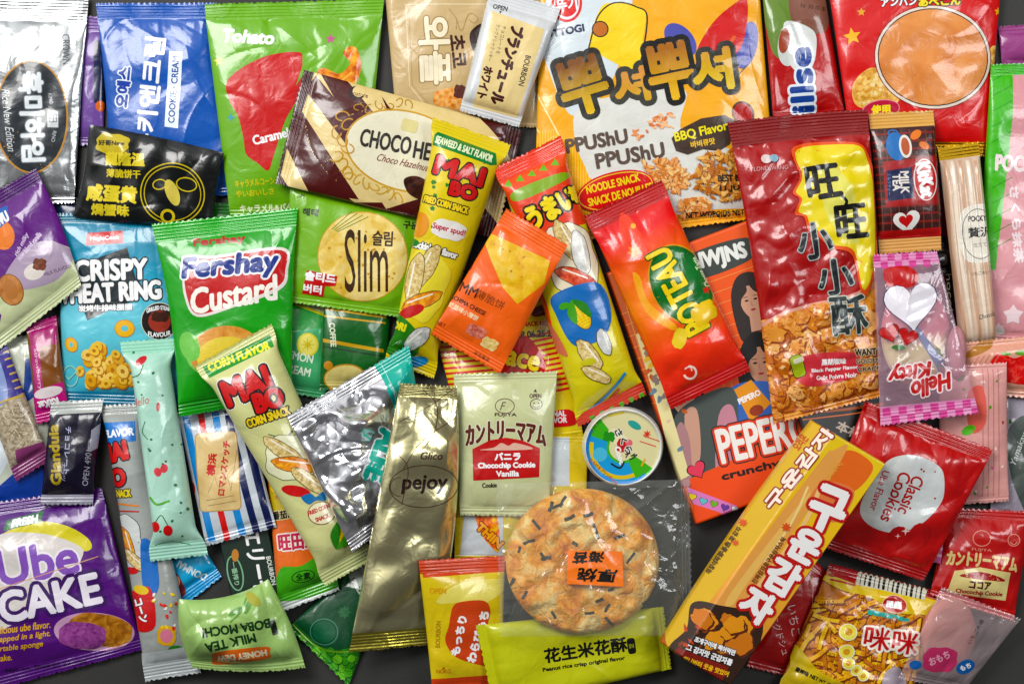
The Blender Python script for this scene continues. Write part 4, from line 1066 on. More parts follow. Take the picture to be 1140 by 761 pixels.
pack('corn_stick_packet', 'grey and white corn stick packet with red MAI BO letters beside the purple cake packet', 'corn stick packet',
     [(110, 452), (153, 450), (222, 748), (160, 758)], 26, '#a9adaa', [
         PG([(112, 470), (150, 468), (152, 490), (116, 494)], '#2f7fc4', 0, 'flavour_panel'), T('FLAVOR', 132, 481, 8, 6, w=34, b=.5, part='flavour_panel'),
         T('MAI', 126, 503, 19, 14, c='#d01c22', w=32, b=1.6, o=1.6, oc='#2a1414', part='title_lettering'), T('BO', 126, 531, 18, 4, c='#d01c22', w=28, b=1.6, o=1.6, oc='#2a1414', part='title_lettering'),
         T('CORN SNACK', 127, 549, 8, 5, c='#e2cf2c', w=40, b=.5, o=1, oc='#2a2410'),
         LN([(112, 564), (130, 560), (156, 562)], 2, '#d9903a', 1), LN([(113, 570), (134, 568), (156, 568)], 1.6, '#b8322a', 1),
         EL(140, 604, 20, 34, '#d0d4d2', 10, 'burst_panel', wob=.06, o=.8, oc='#4a4a48'), RODS([(130, 592, 38, 13, -60, PUFFG), (142, 606, 42, 14, -72, PUFFO), (150, 622, 34, 12, -40, PUFFG)]), EL(146, 634, 9, 4, '#c8202a', 0, 'printed_picture'),
         PG([(158, 602), (172, 606), (178, 652), (162, 660)], '#2a78c0', 1), PG([(140, 664), (168, 652), (174, 694), (156, 702), (148, 690)], '#c8222a', 1), EL(158, 655, 9, 5, '#e0c42e', -10), T('コーン', 158, 678, 9, -72, w=26, b=.6, o=.8, oc='#7a1016'),
         EL(186, 706, 11, 12, '#d9b13a', 0, 'printed_picture', wob=.06), EL(186, 706, 7, 8, '#d88aa0', 0, 'printed_picture'), EL(196, 722, 9, 5, '#3f8a3a', 0, 'printed_picture'), BITS(16, [(170, 660), (195, 655), (204, 700), (180, 700)], 2.4, ['#e8d23c', '#d84a2c', '#3f9a4a', '#f0ece4'], 8, .6, part='printed_design'),
         PG([(150, 728), (224, 716), (226, 760), (158, 764)], '#b9bfbf')],
     seal=(10, 18), sealc=('#a9adaa', '#c3c9ca'), prof='tube', wr=.8, inset=2)
pack('striped_cookie_packet', 'white packet with blue and red stripes around a cream sketch cookie', 'cookie packet',
     [(196, 461), (272, 450), (308, 584), (229, 606)], 16, '#c9d0d6', [
         LN([(205, 462), (236, 602)], 8, '#2c90cc'), LN([(222, 460), (253, 600)], 7, '#cf2026'), LN([(238, 458), (270, 594)], 8, '#2c90cc'),
         LN([(252, 456), (286, 592)], 8, '#18265c'), LN([(266, 452), (302, 588)], 8, '#18265c'), LN([(278, 446), (316, 588)], 6, '#18265c'),
         RR(243, 524, 46, 86, 5, ('n', '#d3b886', '#dcc494', '#e4d0a4', 40), 4, 'cookie_panel', 1, '#b89a68'),
         T('横浜', 236, 516, 9, 84, c='#c8342c', w=24, b=.6), T('ロマンスケッチ', 250, 520, 8, 84, c='#c8342c', w=60, b=.5),
         LN([(232, 548), (240, 530), (246, 552), (252, 520), (258, 545), (264, 500)], .7, '#a08a6a'), LN([(230, 556), (262, 550)], .7, '#a08a6a'), LN([(232, 562), (264, 556)], .7, '#a08a6a'),
         EL(212, 544, 5, 9, '#c83a3a', 0, 'printed_design')], seal=(9, 10), wr=.9, prof='pouch')
pack('mint_stick_packet', 'pale mint wrapped stick with dark green dots and cherry prints', 'stick packet',
     [(133, 381), (191, 377), (229, 617), (167, 623)], 26, '#b9dccd', [
         BITS(22, [(140, 390), (185, 386), (222, 610), (170, 612)], 1.7, ['#2f7a52'], 21, .8, .1, 'printed_design'),
         EL(157, 401, 7, 4, '#c8343c', 40, 'printed_design'), LN([(160, 405), (156, 416), (146, 420), (140, 426)], 1, '#2f6a4a', 1),
         T('Hello', 157, 446, 9, 14, c='#d06a6a', w=20, sh=.3), LN([(163, 468), (160, 480), (166, 488)], 1, '#3f8a5a', 1), EL(177, 452, 2, 5, '#c8505a'),
         EL(177, 524, 4, 5, '#d85a62', 20), EL(184, 520, 4, 5, '#d85a62', -20), LN([(168, 552), (176, 560), (190, 556)], 2.4, '#6ab04a', 1),
         EL(174, 585, 5, 6, '#cc2a34', 0), EL(188, 589, 5, 6, '#cc2a34', 0), LN([(174, 580), (181, 572), (188, 583)], 1, '#3f7a3a', 1), LN([(172, 606), (190, 602), (210, 606)], 1, '#3f9a6a', 1), LN([(150, 492), (158, 510), (152, 530)], .8, '#8fc4aa', 1)],
     seal=(14, 17), sealc=('#a8d8c4', '#b4dccc'), prof='tube', inset=8, wr=1.2)
pack('dark_chocolate_bar', 'very dark purple chocolate bar with silver ends and sideways yellow letters', 'chocolate bar',
     [(57, 448), (114, 445), (102, 560), (44, 560)], 16, '#1c1530', [
         PG([(56, 446), (116, 443), (115, 458), (55, 461)], '#b8bcb8'), PG([(45, 550), (103, 550), (103, 563), (44, 563)], '#a9a8b4'),
         T('Gianduia', 62, 505, 11, 94, c='#b8a41e', w=66, b=.8), T('チョコレート', 76, 500, 6, -92, c='#b9bcd2', w=52, b=.2), T('ナッツ', 72, 524, 5, -92, c='#b9bcd2', w=20),
         PG([(102, 478), (112, 470), (108, 498), (100, 502)], '#9a9aa6'), T('OPEN 4901', 97, 520, 6, 82, c='#a8a8b4', w=40)],
     seal=(10, 10), sealc=('m#c2c4c4', 'm#b9b9c2'), wr=1.6, kind='film')
pack('salted_egg_packet', 'black foil packet with gold Chinese lettering and a gold ring emblem', 'biscuit packet',
     [(99, 138), (250, 170), (236, 252), (79, 240)], 15, '#1b1d1d', [
         EL(126, 160, 20, 12, '#c9b846', -5, 'brand_badge', wob=.08), T('好哥New', 125, 159, 6, -3, c='#3a3416', w=30, b=.3, part='brand_badge'),
         T('龍隆溫', 140, 177, 14, -3, c='#e2d262', w=44, b=.8, part='title_lettering'), T('薄脆饼干', 138, 193, 9, -3, c='#d9c95a', w=38, b=.4),
         T('咸蛋黄', 124, 215, 18, -4, c='#e8d868', w=56, b=1.0, part='title_lettering'), T('焗蟹味', 122, 233, 12, -3, c='#e0d060', w=42, b=.7),
         RING(192, 215, 36, 34, 1.3, '#d6c552', 0, 'ring_emblem'), RING(192, 215, 32, 30, 1, '#d6c552', 0, 'ring_emblem'), EL(186, 240, 8, 8, '#d6c552', 0, 'ring_emblem', o=0), EL(186, 240, 5, 5, '#1b1d1d', 0, 'ring_emblem'), EL(192, 214, 7, 15, '#d9cb74', 20, 'ring_emblem'),
         RING(178, 205, 8, 6, 1.3, '#d6c552', 10, 'ring_emblem'), RING(208, 205, 12, 8, 1.3, '#d6c552', -10, 'ring_emblem')], seal=(0, 0), noseal=True, wr=1.6, bow=(2, -3, 2, -3))
pack('vanilla_sandwich_packet', 'purple and cream sandwich cookie packet poking in from the left edge', 'cookie packet',
     [(-46, 236), (40, 188), (90, 316), (-14, 396)], 20, '#6a2484', [
         PG([(2, 350), (-20, 330), (20, 296), (36, 276), (60, 268), (80, 276), (92, 318), (-10, 402)], '#c9d0ac', 0), PG([(10, 300), (30, 276), (56, 268), (82, 282), (66, 310), (30, 322), (4, 320)], '#b3a4b8', 1),
         EL(5, 262, 13, 16, '#e08a1e', 10), PG([(-12, 236), (8, 228), (12, 244), (-8, 262)], '#2a6ab0', 0, 'brand_badge'), T('DEWU', -2, 246, 12, 30, w=26, b=.8, part='brand_badge'),
         T('rich milky', 26, 272, 6, 62, c='#d9c8e0', w=28, sh=.3, b=.2), T('new blend vanilla', 34, 274, 6, 50, c='#d9c8e0', w=38, sh=.3, b=.2),
         EL(13, 322, 13, 17, ('n', '#a8703e', '#c08a58', '#cf9e6c', 12), 20, 'printed_picture', o=1, oc='#8d5a30'), EL(13, 322, 8, 11, '#b98352', 20, 'printed_picture'),
         EL(40, 302, 12, 9, '#e0dad4', 20, 'printed_picture'), EL(46, 294, 8, 7, ('n', '#5a2c1c', '#7a4630', '#96644a', 5), 0, 'printed_picture', wob=.1), T('MILK FLAVOUR', 66, 300, 4, 20, c='#7a5a70', w=32)],
     seal=(16, 12), sealc=('#561c70', '#cfd3b4'), wr=1.0, bow=(0, 4, 0, 0))
pack('custard_cake_packet', 'bright green custard cake packet with red heart panel and blue and white lettering', 'cake packet',
     [(168, 250), (331, 232), (324, 440), (199, 462)], 22, '#3fa626', [
         T('Fershay', 244, 268, 10, 5, c='#b0182a', w=58, b=.7), PG([(204, 300), (212, 284), (240, 284), (315, 275), (321, 300), (312, 322), (260, 342), (220, 352), (206, 330)], '#e6e0dc', 1, 'heart_panel'), PG([(206, 302), (214, 287), (240, 287), (313, 278), (318, 300), (309, 319), (258, 339), (221, 349), (209, 330)], '#c21a2e', 1, 'heart_panel'),
         T('Fershay', 257, 297, 28, 5, c='#1d3f90', w=108, b=1.6, o=2, oc='#f0f0f0', sh=.15, part='title_lettering'),
         T('Custard', 262, 327, 27, 10, c='#f6f2ea', w=98, b=1.2, sh=.2, part='title_lettering'),
         EL(250, 392, 42, 28, '#8cc870', 5, 'printed_picture'), EL(252, 392, 40, 30, ('n', '#c07a3a', '#d8a05a', '#e6bb78', 30), 5, 'printed_picture'), EL(252, 396, 32, 22, '#e2cf6a', 5, 'printed_picture'),
         EL(212, 385, 11, 17, '#7fc463', 20, 'printed_picture'), LN([(200, 448), (250, 440)], .8, '#1c5a1c'), LN([(200, 452), (250, 444)], .8, '#1c5a1c')], seal=(20, 14), wr=.8, sealc=('#3fae30', '#3aa428'), inset=0, bow=(0, -2, 0, -6))
pack('tube_corn_snack', 'cream corn stick packet with red MAI BO letters beneath a green corn flavor band', 'corn stick packet',
     [(218, 408), (302, 361), (416, 622), (360, 652)], 32, '#d3d4a0', [
         PG([(226, 408), (300, 372), (305, 385), (234, 420)], '#2f9a48', 0, 'flavour_panel'), T('CORN FLAVOR', 266, 396, 9, 21, c='#e6e43c', w=72, b=.7, part='flavour_panel'),
         T('MAI', 276, 429, 27, 22, c='#cc1a20', w=52, b=2.0, o=2, oc='#27130f', o2=1, oc2='#f0efe0', part='title_lettering'), T('BO', 300, 444, 20, 18, c='#cc1a20', w=30, b=1.8, o=2, oc='#27130f', part='title_lettering'),
         T('CORN SNACK', 300, 463, 9, 18, c='#e6cf20', w=48, b=.6, o=1.3, oc='#1f1a10'),
         LN([(300, 482), (318, 486), (326, 478), (322, 492), (334, 496)], 1, '#5f6048', 1), EL(326, 508, 30, 26, '#e6e6c8', 0, 'burst_panel', wob=.06, o=.8, oc='#6a6a50'),
         RODS([(316, 500, 50, 15, -32, PUFFG), (330, 516, 52, 16, -8, PUFFO), (344, 534, 46, 14, -38, PUFFG)]), EL(330, 545, 16, 6, '#c8202a', -10), PG([(336, 552), (346, 548), (352, 552), (360, 546), (362, 556), (352, 556), (344, 560)], '#2f7fb0', 1),
         EL(358, 570, 14, 12, '#e8e4c4', 0, 'speech_bubble', o=.8, oc='#8a3a2a'), T('FRIED CORN', 355, 566, 4.5, 20, c='#c02a22', w=24, b=.3, part='speech_bubble'), T('SNACK', 359, 575, 4.5, 20, c='#c02a22', w=15, b=.3, part='speech_bubble'),
         PG([(372, 548), (392, 542), (398, 575), (384, 572)], '#3a8a2c', 1), COB(382, 590, 19, 9, 68)],
     seal=(15, 16), sealc=('#cdd09a', '#c9cf9c'), prof='tube', wr=.6, inset=5)
pack('tube_corn_snack', 'yellow corn stick packet with seaweed and salt band and red MAI BO letters', 'corn stick packet',
     [(482, 132), (568, 161), (482, 420), (428, 398)], 32, '#e2cf14', [
         BITS(14, [(485, 142), (560, 166), (500, 260), (470, 250)], 2.2, ['#3f8a3a'], 10, 1, .2, 'printed_design'),
         PG([(484, 150), (488, 147), (552, 170), (553, 183), (546, 184), (482, 162)], '#128a48', 0, 'flavour_panel'), T('SEAWEED & SALT FLAVOR', 517, 166, 8, -19, c='#e9f0d0', w=66, b=.4, part='flavour_panel'),
         T('MAI', 512, 191, 19, -16, c='#cf1a22', w=54, b=1.8, o=1.6, oc='#241410', part='title_lettering'), T('BO', 516, 213, 14, -14, c='#cf1a22', w=28, b=1.5, o=1.5, oc='#241410', part='title_lettering'),
         T('FRIED CORN SNACK', 497, 228, 7, -16, c='#f0d818', w=50, b=.5, o=1.1, oc='#2a2410'),
         EL(500, 256, 20, 11, '#ece9e4', -12, 'speech_bubble', wob=.06), T('Super spud!', 500, 256, 8, -14, c='#c23a58', w=36, b=.3, part='speech_bubble'),
         T("Rockin' the flavor", 484, 277, 8, -16, c='#f0f0ea', w=52, b=.5, o=1, oc='#3a3a30'), EL(468, 250, 10, 14, '#e0a02c', -10, 'printed_picture'), EL(461, 270, 6, 4, '#2f8a3a', 0, 'printed_picture'),
         EL(470, 318, 28, 40, '#e9dc6a', -18, 'burst_panel', wob=.07),
         RODS([(476, 296, 52, 18, 62, PUFFG), (462, 310, 58, 18, 78, PUFFG), (470, 334, 46, 15, 20, PUFFO)]), EL(458, 346, 15, 6, '#c2222c', 20, 'printed_picture'),
         PG([(432, 348), (446, 350), (466, 372), (460, 396), (430, 392)], '#3f8a22', 1), T('NORI', 441, 361, 8, -18, c='#e6de2c', w=22, b=.7), RODS([(464, 376, 34, 17, 40, ('n', '#a9aca8', '#cfd1cd', '#e2e3df', 8))]), EL(462, 402, 14, 6, '#2f8fc0', 10)],
     seal=(13, 16), prof='tube', wr=.5, inset=5)
pack('tube_corn_snack', 'orange topped corn stick packet with black outlined Japanese lettering beside the red bar', 'corn stick packet',
     [(550, 188), (625, 151), (720, 438), (644, 474)], 34, '#e8641e', [
         PG([(560, 218), (640, 180), (660, 240), (730, 440), (640, 480), (610, 340)], '#d9cf2a', 0), PG([(572, 196), (632, 168), (636, 186), (578, 214)], '#e2652a', 0), sum([STAR(566 + 13 * i, 205 - 6 * i, 5.5, '#7ab83c', 3, .5, part='printed_design') for i in range(5)], []),
         PG([(562, 216), (640, 178), (662, 245), (590, 268)], '#dd5520', 0), PG([(572, 213), (625, 192), (630, 200), (578, 224)], '#8fae2c', 1),
         T('うまい', 613, 231, 24, 30, c='#f0dc28', w=56, b=1.8, o=2.4, oc='#1c1510', part='title_lettering'), T('棒', 642, 214, 18, 30, c='#f0dc28', w=16, b=1.4, o=2, oc='#1c1510', part='title_lettering'),
         EL(636, 288, 28, 42, '#e8e0c8', 18, 'burst_panel', wob=.06, o=.8, oc='#4a4638'),
         RODS([(630, 268, 50, 18, -60, PUFFG), (646, 282, 52, 18, -78, ('n', '#cfcfc8', '#dededa', '#ecece8', 8)), (640, 308, 46, 17, -20, ('n', '#c04a30', '#d8664a', '#e89078', 7))]),
         PG([(616, 328), (664, 314), (680, 345), (672, 374), (640, 384), (620, 352)], '#2a78b8', 1, 'blue_panel'), COB(646, 350, 17, 9, -60), EL(628, 340, 6, 4, '#58a83a', 20), 
         PG([(604, 350), (620, 370), (632, 396), (610, 380)], '#d8826a', 1), RODS([(656, 394, 40, 17, -52, PUFFG), (672, 380, 30, 13, -70, ('n', '#bfc2c0', '#d2d4d2', '#e2e4e2', 8)), (664, 416, 34, 13, -25, PUFFG)]), EL(655, 402, 8, 4, '#c9c43a', 10, 'printed_picture'),
         LN([(648, 462), (664, 450), (684, 430), (696, 414)], 3, '#2f8fc8', 1), LN([(650, 467), (668, 455), (690, 432)], 3, '#d95a2c', 1),
         PG([(640, 470), (650, 458), (715, 424), (728, 450), (650, 490)], '#c84a1e', 0), sum([EL(660 + 11 * i, 464 - 5 * i, 3, 2.2, '#6aa83a', 20, 'printed_design') for i in range(6)], [])],
     seal=(18, 14), sealc=('#e0531c', '#c84a1e'), prof='tube', wr=.5, inset=4)
pack('cheese_cracker_packet', 'orange cheese cracker packet with a pale cheese triangle and small 1MM lettering', 'cracker packet',
     [(563, 233), (631, 274), (557, 414), (480, 370)], 15, '#ea7814', [
         PG([(535, 254), (552, 262), (612, 290), (606, 315), (576, 338), (560, 320), (545, 285)], ('n', '#dcae3c', '#e6c258', '#ecd07a', 16), 0, 'printed_picture'), BITS(10, [(545, 268), (600, 292), (580, 325)], 1.2, ['#c48f28'], 4, part='printed_picture'),
         PG([(516, 286), (528, 291), (524, 300), (513, 295)], '#a4202a', 0, 'brand_badge'), T('旺旺', 520, 293, 6, -22, w=10, b=.2, part='brand_badge'),
         T('1', 508, 310, 24, -18, c='#4a2410', w=6, b=.4), T('MM', 522, 322, 11, -24, c='#3a2010', w=20, b=.2), T('薄脆饼', 546, 333, 10, -26, c='#8a4a24', w=34), T('SACHIMA CHEESE', 520, 338, 5, -28, c='#3a1c0c', w=46, b=.15), T('奶酪味小薄饼', 516, 346, 6, -28, c='#f0d8b4', w=36, b=.2),
         EL(530, 368, 12, 7, ('n', '#b85a4a', '#cf8272', '#e0a494', 4), -20, 'printed_picture', wob=.1), EL(545, 382, 10, 7, ('n', '#d9b46a', '#e6cf94', '#efe0b4', 4), -20, 'printed_picture', wob=.1), T('净含量克', 536, 396, 4, -28, c='#6a3414', w=20), T('NET', 491, 360, 4, -26, c='#6a3414', w=10)],
     seal=(18, 13), wr=.9)
pack('silver_teal_packet', 'crumpled silver foil packet with a teal corner and teal lettering', 'snack packet',
     [(322, 463), (455, 384), (482, 548), (392, 612)], 18, 'm#f0f0f3', [
         PG([(409, 396), (460, 380), (474, 470), (442, 462), (428, 425)], '#2bb3a4', 0, 'teal_corner'), LN([(424, 405), (438, 432), (442, 452)], .7, '#c9e6e0'), T('▲OPEN', 438, 433, 4, -60, c='#c9e6e0', w=16),
         T('ALFE', 426, 506, 22, 250, c='#1fae9c', w=56, b=2.2, o=1.4, oc='#e8eeee', part='title_lettering'), T('ミニ', 414, 524, 12, 250, c='#1fae9c', w=22, b=1.0)],
     seal=(14, 16), wr=2.2, radial=2.6, kind='foil', soft=.7, lump=(58, 6.0))
# --- upper layers
pack('country_cookie_packet', 'cream cookie packet with brown Japanese title and red Chocochip Cookie Vanilla panel', 'cookie packet',
     [(505, 417), (620, 414), (611, 573), (512, 572)], 18, '#ccd0a8', [
         RING(562, 451, 11, 8.5, .9, '#6a4a3c', 0, 'brand_mark'), T('F', 560, 451, 9, 0, c='#6a4a3c', w=7, sh=.4, part='brand_mark'), T('FUJIYA', 563, 461, 4.5, 0, c='#5a3a30', w=24, b=.25),
         T('OPEN', 596, 440, 4.5, 0, c='#5a3a30', w=13, b=.2), T('▲', 596, 434, 3.5, 0, c='#5a3a30'), RING(597, 449, 7, 6, .8, '#5a3a30'), LN([(593, 451), (597, 453), (601, 451)], .7, '#5a3a30', 1), EL(594.5, 448, .8, .8, '#5a3a30'), EL(599.5, 448, .8, .8, '#5a3a30'),
         T('カントリーマアム', 563, 478, 22, 0, c='#6b3326', w=88, b=1.0, o=1.1, oc='#e0dfc6', arc=7, part='title_lettering'),
         PG([(526, 499), (545, 489), (563, 486), (581, 489), (601, 498), (600, 530), (527, 534)], '#c0121c', 0, 'red_panel'),
         PG([(536, 500), (550, 497), (558, 492), (566, 495), (574, 492), (592, 499)], '#dcb8a8', 1, 'red_panel'),
         T('バニラ', 565, 507, 8, 1, w=28, b=.6), T('Chocochip Cookie', 564, 517.5, 7.5, 1, w=63, b=.45), T('Vanilla', 565, 526, 6, 1, w=25, b=.4), T('Cookie', 545, 539, 5, 2, c='#3a2a20', w=16, b=.2)], seal=(9, 9), wr=.7, radial=1.1)
pack('foil_stick_packet', 'long olive gold foil stick packet with pejoy script in a brown scroll frame', 'stick packet',
     [(446, 427), (508, 431), (482, 719), (388, 725)], 24, 'm#e2dcb4', [
         T('Glico', 481, 506, 8, -2, c='#4a2c1c', w=24, sh=.2, b=.2), T('pejoy', 473, 538, 20, -1, c='#2e1b12', w=50, b=.7, sh=.12, part='title_lettering'),
         RING(472, 540, 38, 24, .9, '#4a2f1e', 0, 'scroll_frame', n=40), RING(447, 540, 12, 11, .7, '#4a2f1e', 0, 'scroll_frame', 90, 270, 16),
         LN([(446, 468), (480, 450), (505, 432)], .8, '#5a3a26', 1), LN([(450, 520), (470, 490), (506, 465)], .8, '#5a3a26', 1), LN([(470, 432), (486, 450), (484, 480), (470, 500)], .8, '#5a3a26', 1), LN([(440, 500), (455, 520), (448, 560)], .8, '#5a3a26', 1)],
     seal=(13, 20), sealc=('m#c2bb8c', 'm#c9bf6a'), wr=1.0, radial=1.6, bow=(0, 12, 0, 0), prof='pouch', lump=(90, 4.0))
pack('warabi_mochi_packet', 'yellow and orange mochi sweet packet with an orange blob and white hiragana', 'sweet packet',
     [(467, 622), (562, 620), (558, 775), (482, 775)], 15, '#dcc81c', [
         PG([(466, 620), (564, 618), (562, 636), (472, 640)], '#cf5a12', 0), PG([(486, 668), (510, 648), (562, 644), (562, 656), (540, 670), (520, 668)], '#e6dc84', 1),
         T('OPEN', 488, 655, 6, -3, c='#d8a23a', w=18, b=.2), T('BOURBON', 488, 704, 5, 88, c='#b08a1c', w=30, b=.15),
         PG([(505, 672), (520, 667), (540, 668), (546, 680), (543, 698), (548, 740), (535, 740), (508, 730), (496, 712), (500, 694)], '#cc5a14', 1, 'orange_blob'),
         T('もっちり', 511, 706, 9, 78, w=44, b=.7, part='lettering'), T('わらびもち', 532, 708, 10, 74, w=58, b=.8), T('▲', 494, 742, 3, c='#c0561c'), T('NOKO', 494, 746, 4.5, 0, c='#c0561c', w=16),
         PG([(478, 755), (564, 751), (564, 780), (478, 780)], '#cf5a12', 0)], seal=(14, 14), wr=.9, sealc=('#cf5a12', '#cf5a12'))
pack('peanut_crisp_packet', 'bright lime yellow peanut crisp packet with black Chinese lettering along the bottom edge', 'crisp packet',
     [(552, 790), (531, 694), (738, 676), (747, 746)], 17, '#c9cc10', [
         T('花生米花酥', 652, 722, 16, 8, c='#191a10', w=92, b=.7, part='title_lettering'), RR(703, 718, 9, 18, 3, '#191a10', 8, 'small_tag'), T('原味', 703, 718, 5, 8, c='#c9cc10', w=6, part='small_tag'),
         T('Peanut rice crisp original flavor', 650, 738, 5.5, 8, c='#2a2a14', w=92, b=.3)], seal=(9, 9), wr=.9, prof='flat', sealc=('#cdd014', '#c5c810'))
def cup_profile(U, V, P):
    r = np.hypot(P[..., 0] - 694, P[..., 1] - 497) / 45.0
    rim = np.exp(-((r - .93) / .035) ** 2) * .12
    return np.clip(.84 + rim, 0, 1) * np.clip((1.0 - r) / .05, 0, 1) ** .6
pack('snack_cup', 'round plastic cup with a blue and green printed lid above the rice cracker', 'snack cup',
     [(648, 451), (740, 451), (740, 543), (648, 543)], 26, '#e4eae8', [
         EL(693, 497, 41, 41, '#e2dcb2', 0, 'lid_print'), RING(693, 497, 41, 41, 26, '#5cb840', 0, 'lid_print', 128, 325, 40), RING(693, 497, 41, 41, 23, '#2aa6d6', 0, 'lid_print', 160, 292, 34), EL(686, 486, 12, 8, '#ece6c4', -30, 'lid_print', wob=.1),
         RING(692, 497, 36, 36, 4.5, '#e0c83a', 0, 'lid_print', 170, 295, 30), RING(693, 497, 41, 41, 3, '#2f96d8', 0, 'lid_print', 150, 310, 30),
         EL(678, 485, 7, 6, '#3f9a30', 0, 'lid_print', wob=.15), EL(668, 505, 8, 8, '#6ac0d8', 0, 'lid_print'), EL(694, 495, 8, 8, '#c02a30', 0, 'lid_print', wob=.1), EL(700, 492, 4, 4, '#e07a82', 0, 'lid_print'),
         T('さくら', 694, 490, 8, -60, c='#3a3a34', w=30, b=.4, o=.7, oc='#efeee0'), T('Cooc', 690, 506, 6, -72, c='#ffffff', w=20, b=.5), LN([(680, 515), (690, 520), (695, 513)], 2.0, '#1f1c18', 1), T('ィグ', 702, 506, 9, -30, c='#3a3a34', w=12, b=.4),
         LN([(676, 462), (694, 458)], 2, '#e0cf4c', 1), EL(706, 472, 8, 4, '#4ca8a0', -30, 'lid_print'), STAR(720, 482, 5, '#d8503a', 7, .4), LN([(712, 490), (730, 496)], 1, '#d8503a'), LN([(716, 484), (734, 490)], 1, '#d8503a'), LN([(718, 510), (714, 518)], 2, '#e0b83a'),
         T('とろけるプリンチョコ', 672, 524, 4, -42, c='#c8761c', w=40, b=.2)],
     disc=(694, 497, 45.5, 45), prof=cup_profile, kind='box', wr=0, soft=0)
def cracker_profile(U, V, P):
    r = np.hypot(P[..., 0] - 649, (P[..., 1] - 625) * 86 / 80) / 86.0
    return np.clip(1 - r ** 7, 0, 1) ** .5
rg = random.Random(4)
sw = []
for (x, y, a, l) in [(597, 583, -50, 12), (589, 602, 20, 12), (613, 563, 70, 10), (619, 563, 20, 15), (627, 558, 60, 12), (634, 575, 25, 11), (663, 590, -70, 16), (655, 572, 15, 10), (690, 597, 20, 11), (702, 620, 50, 13), (608, 620, 10, 10), (604, 618, -60, 9), (570, 646, 60, 9), (584, 660, 60, 9),
                   (616, 682, -60, 8), (656, 680, 5, 9), (676, 675, 60, 9), (678, 690, -45, 12), (667, 666, 20, 8), (680, 655, 20, 6), (719, 670, 30, 8), (578, 610, 70, 6), (640, 604, -30, 6)]:
    l *= 1.15; dx, dy = math.cos(R(a)) * l / 2, -math.sin(R(a)) * l / 2
    sw += LN([(x - dx, y - dy), (x + rg.uniform(-1, 1), y + rg.uniform(-1, 1)), (x + dx, y + dy)], rg.uniform(2.8, 4.0), '#33382f', 0, 'seaweed_flakes')
pack('rice_cracker', 'large round golden rice cracker with dark seaweed flecks inside the clear bag', 'rice cracker',
     [(563, 545), (735, 545), (735, 705), (563, 705)], 20, ('n', '#cc7a1c', '#eeb050', '#f8dfa6', 24), [sw],
     disc=(649, 625, 86, 80.5), prof=cracker_profile, kind='food', wr=.4, soft=0, lump=(26, 2.6))
pack('clear_cracker_bag', 'clear crinkled plastic bag around the round rice cracker with an orange handwritten sticker', 'clear bag',
     [(768, 534), (770, 708), (558, 706), (553, 537)], 4, '#e8ece2', [
         PG([(632, 611), (693, 613), (694, 652), (631, 648)], '#ee8a10', 0, 'price_sticker'), T('海苔', 655, 619, 12, 182, c='#1c140c', w=36, b=.7, sh=.15), T('厚烧', 665, 639, 14, 176, c='#1c140c', w=44, b=.7, sh=.1)],
     seal=(12, 3), kind='clear', wr=1.9, radial=3.0, prof='flat', soft=.8, lift=.2, haze=.07, teeth=1.8)
pack('red_potato_bar', 'shiny red and orange bar with yellow lettering on a green oval', 'snack bar',
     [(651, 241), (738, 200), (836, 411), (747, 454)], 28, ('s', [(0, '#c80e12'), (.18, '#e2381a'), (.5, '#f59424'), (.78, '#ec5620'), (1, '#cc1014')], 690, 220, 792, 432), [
         PG([(692, 236), (706, 248), (722, 280), (700, 290), (690, 262)], '#e4552e', 1), EL(705, 251, 3, 3, '#f0b428'),
         STAR(706, 280, 9, '#f0952c', 7, .5), PG([(704, 306), (712, 308), (722, 336), (752, 362), (745, 366), (718, 346)], '#eeb02a', 1),
         EL(758, 316, 33, 45, '#0d7030', 26, 'green_oval', o=1.6, oc='#d8a02a'), EL(758, 316, 29, 41, '#138040', 26, 'green_oval'), 
         T('POTEAU', 754, 324, 27, 118, c='#f2da1c', w=100, b=1.2, o=1.3, oc='#2a6a1c', part='title_lettering'), T('Cheese Tarte', 781, 302, 8, 118, c='#d9e6c0', w=36, sh=.3, b=.3), 
         EL(756, 376, 8, 12, '#e8d060', -15, 'printed_picture', wob=.05), EL(783, 348, 16, 12, '#e8c838', 40, 'printed_picture', wob=.1), STAR(786, 322, 5, '#d8462a', 5, .5), RING(768, 414, 8, 8, 2.4, '#f2ded4', 0, 'brand_mark', 200, 470), LN([(762, 410), (768, 406), (770, 412)], 1.6, '#f2ded4', 0, 'brand_mark')],
     seal=(19, 14), sealc=('#b80c14', '#c00c14'), wr=1.1, radial=2.0, inset=2)
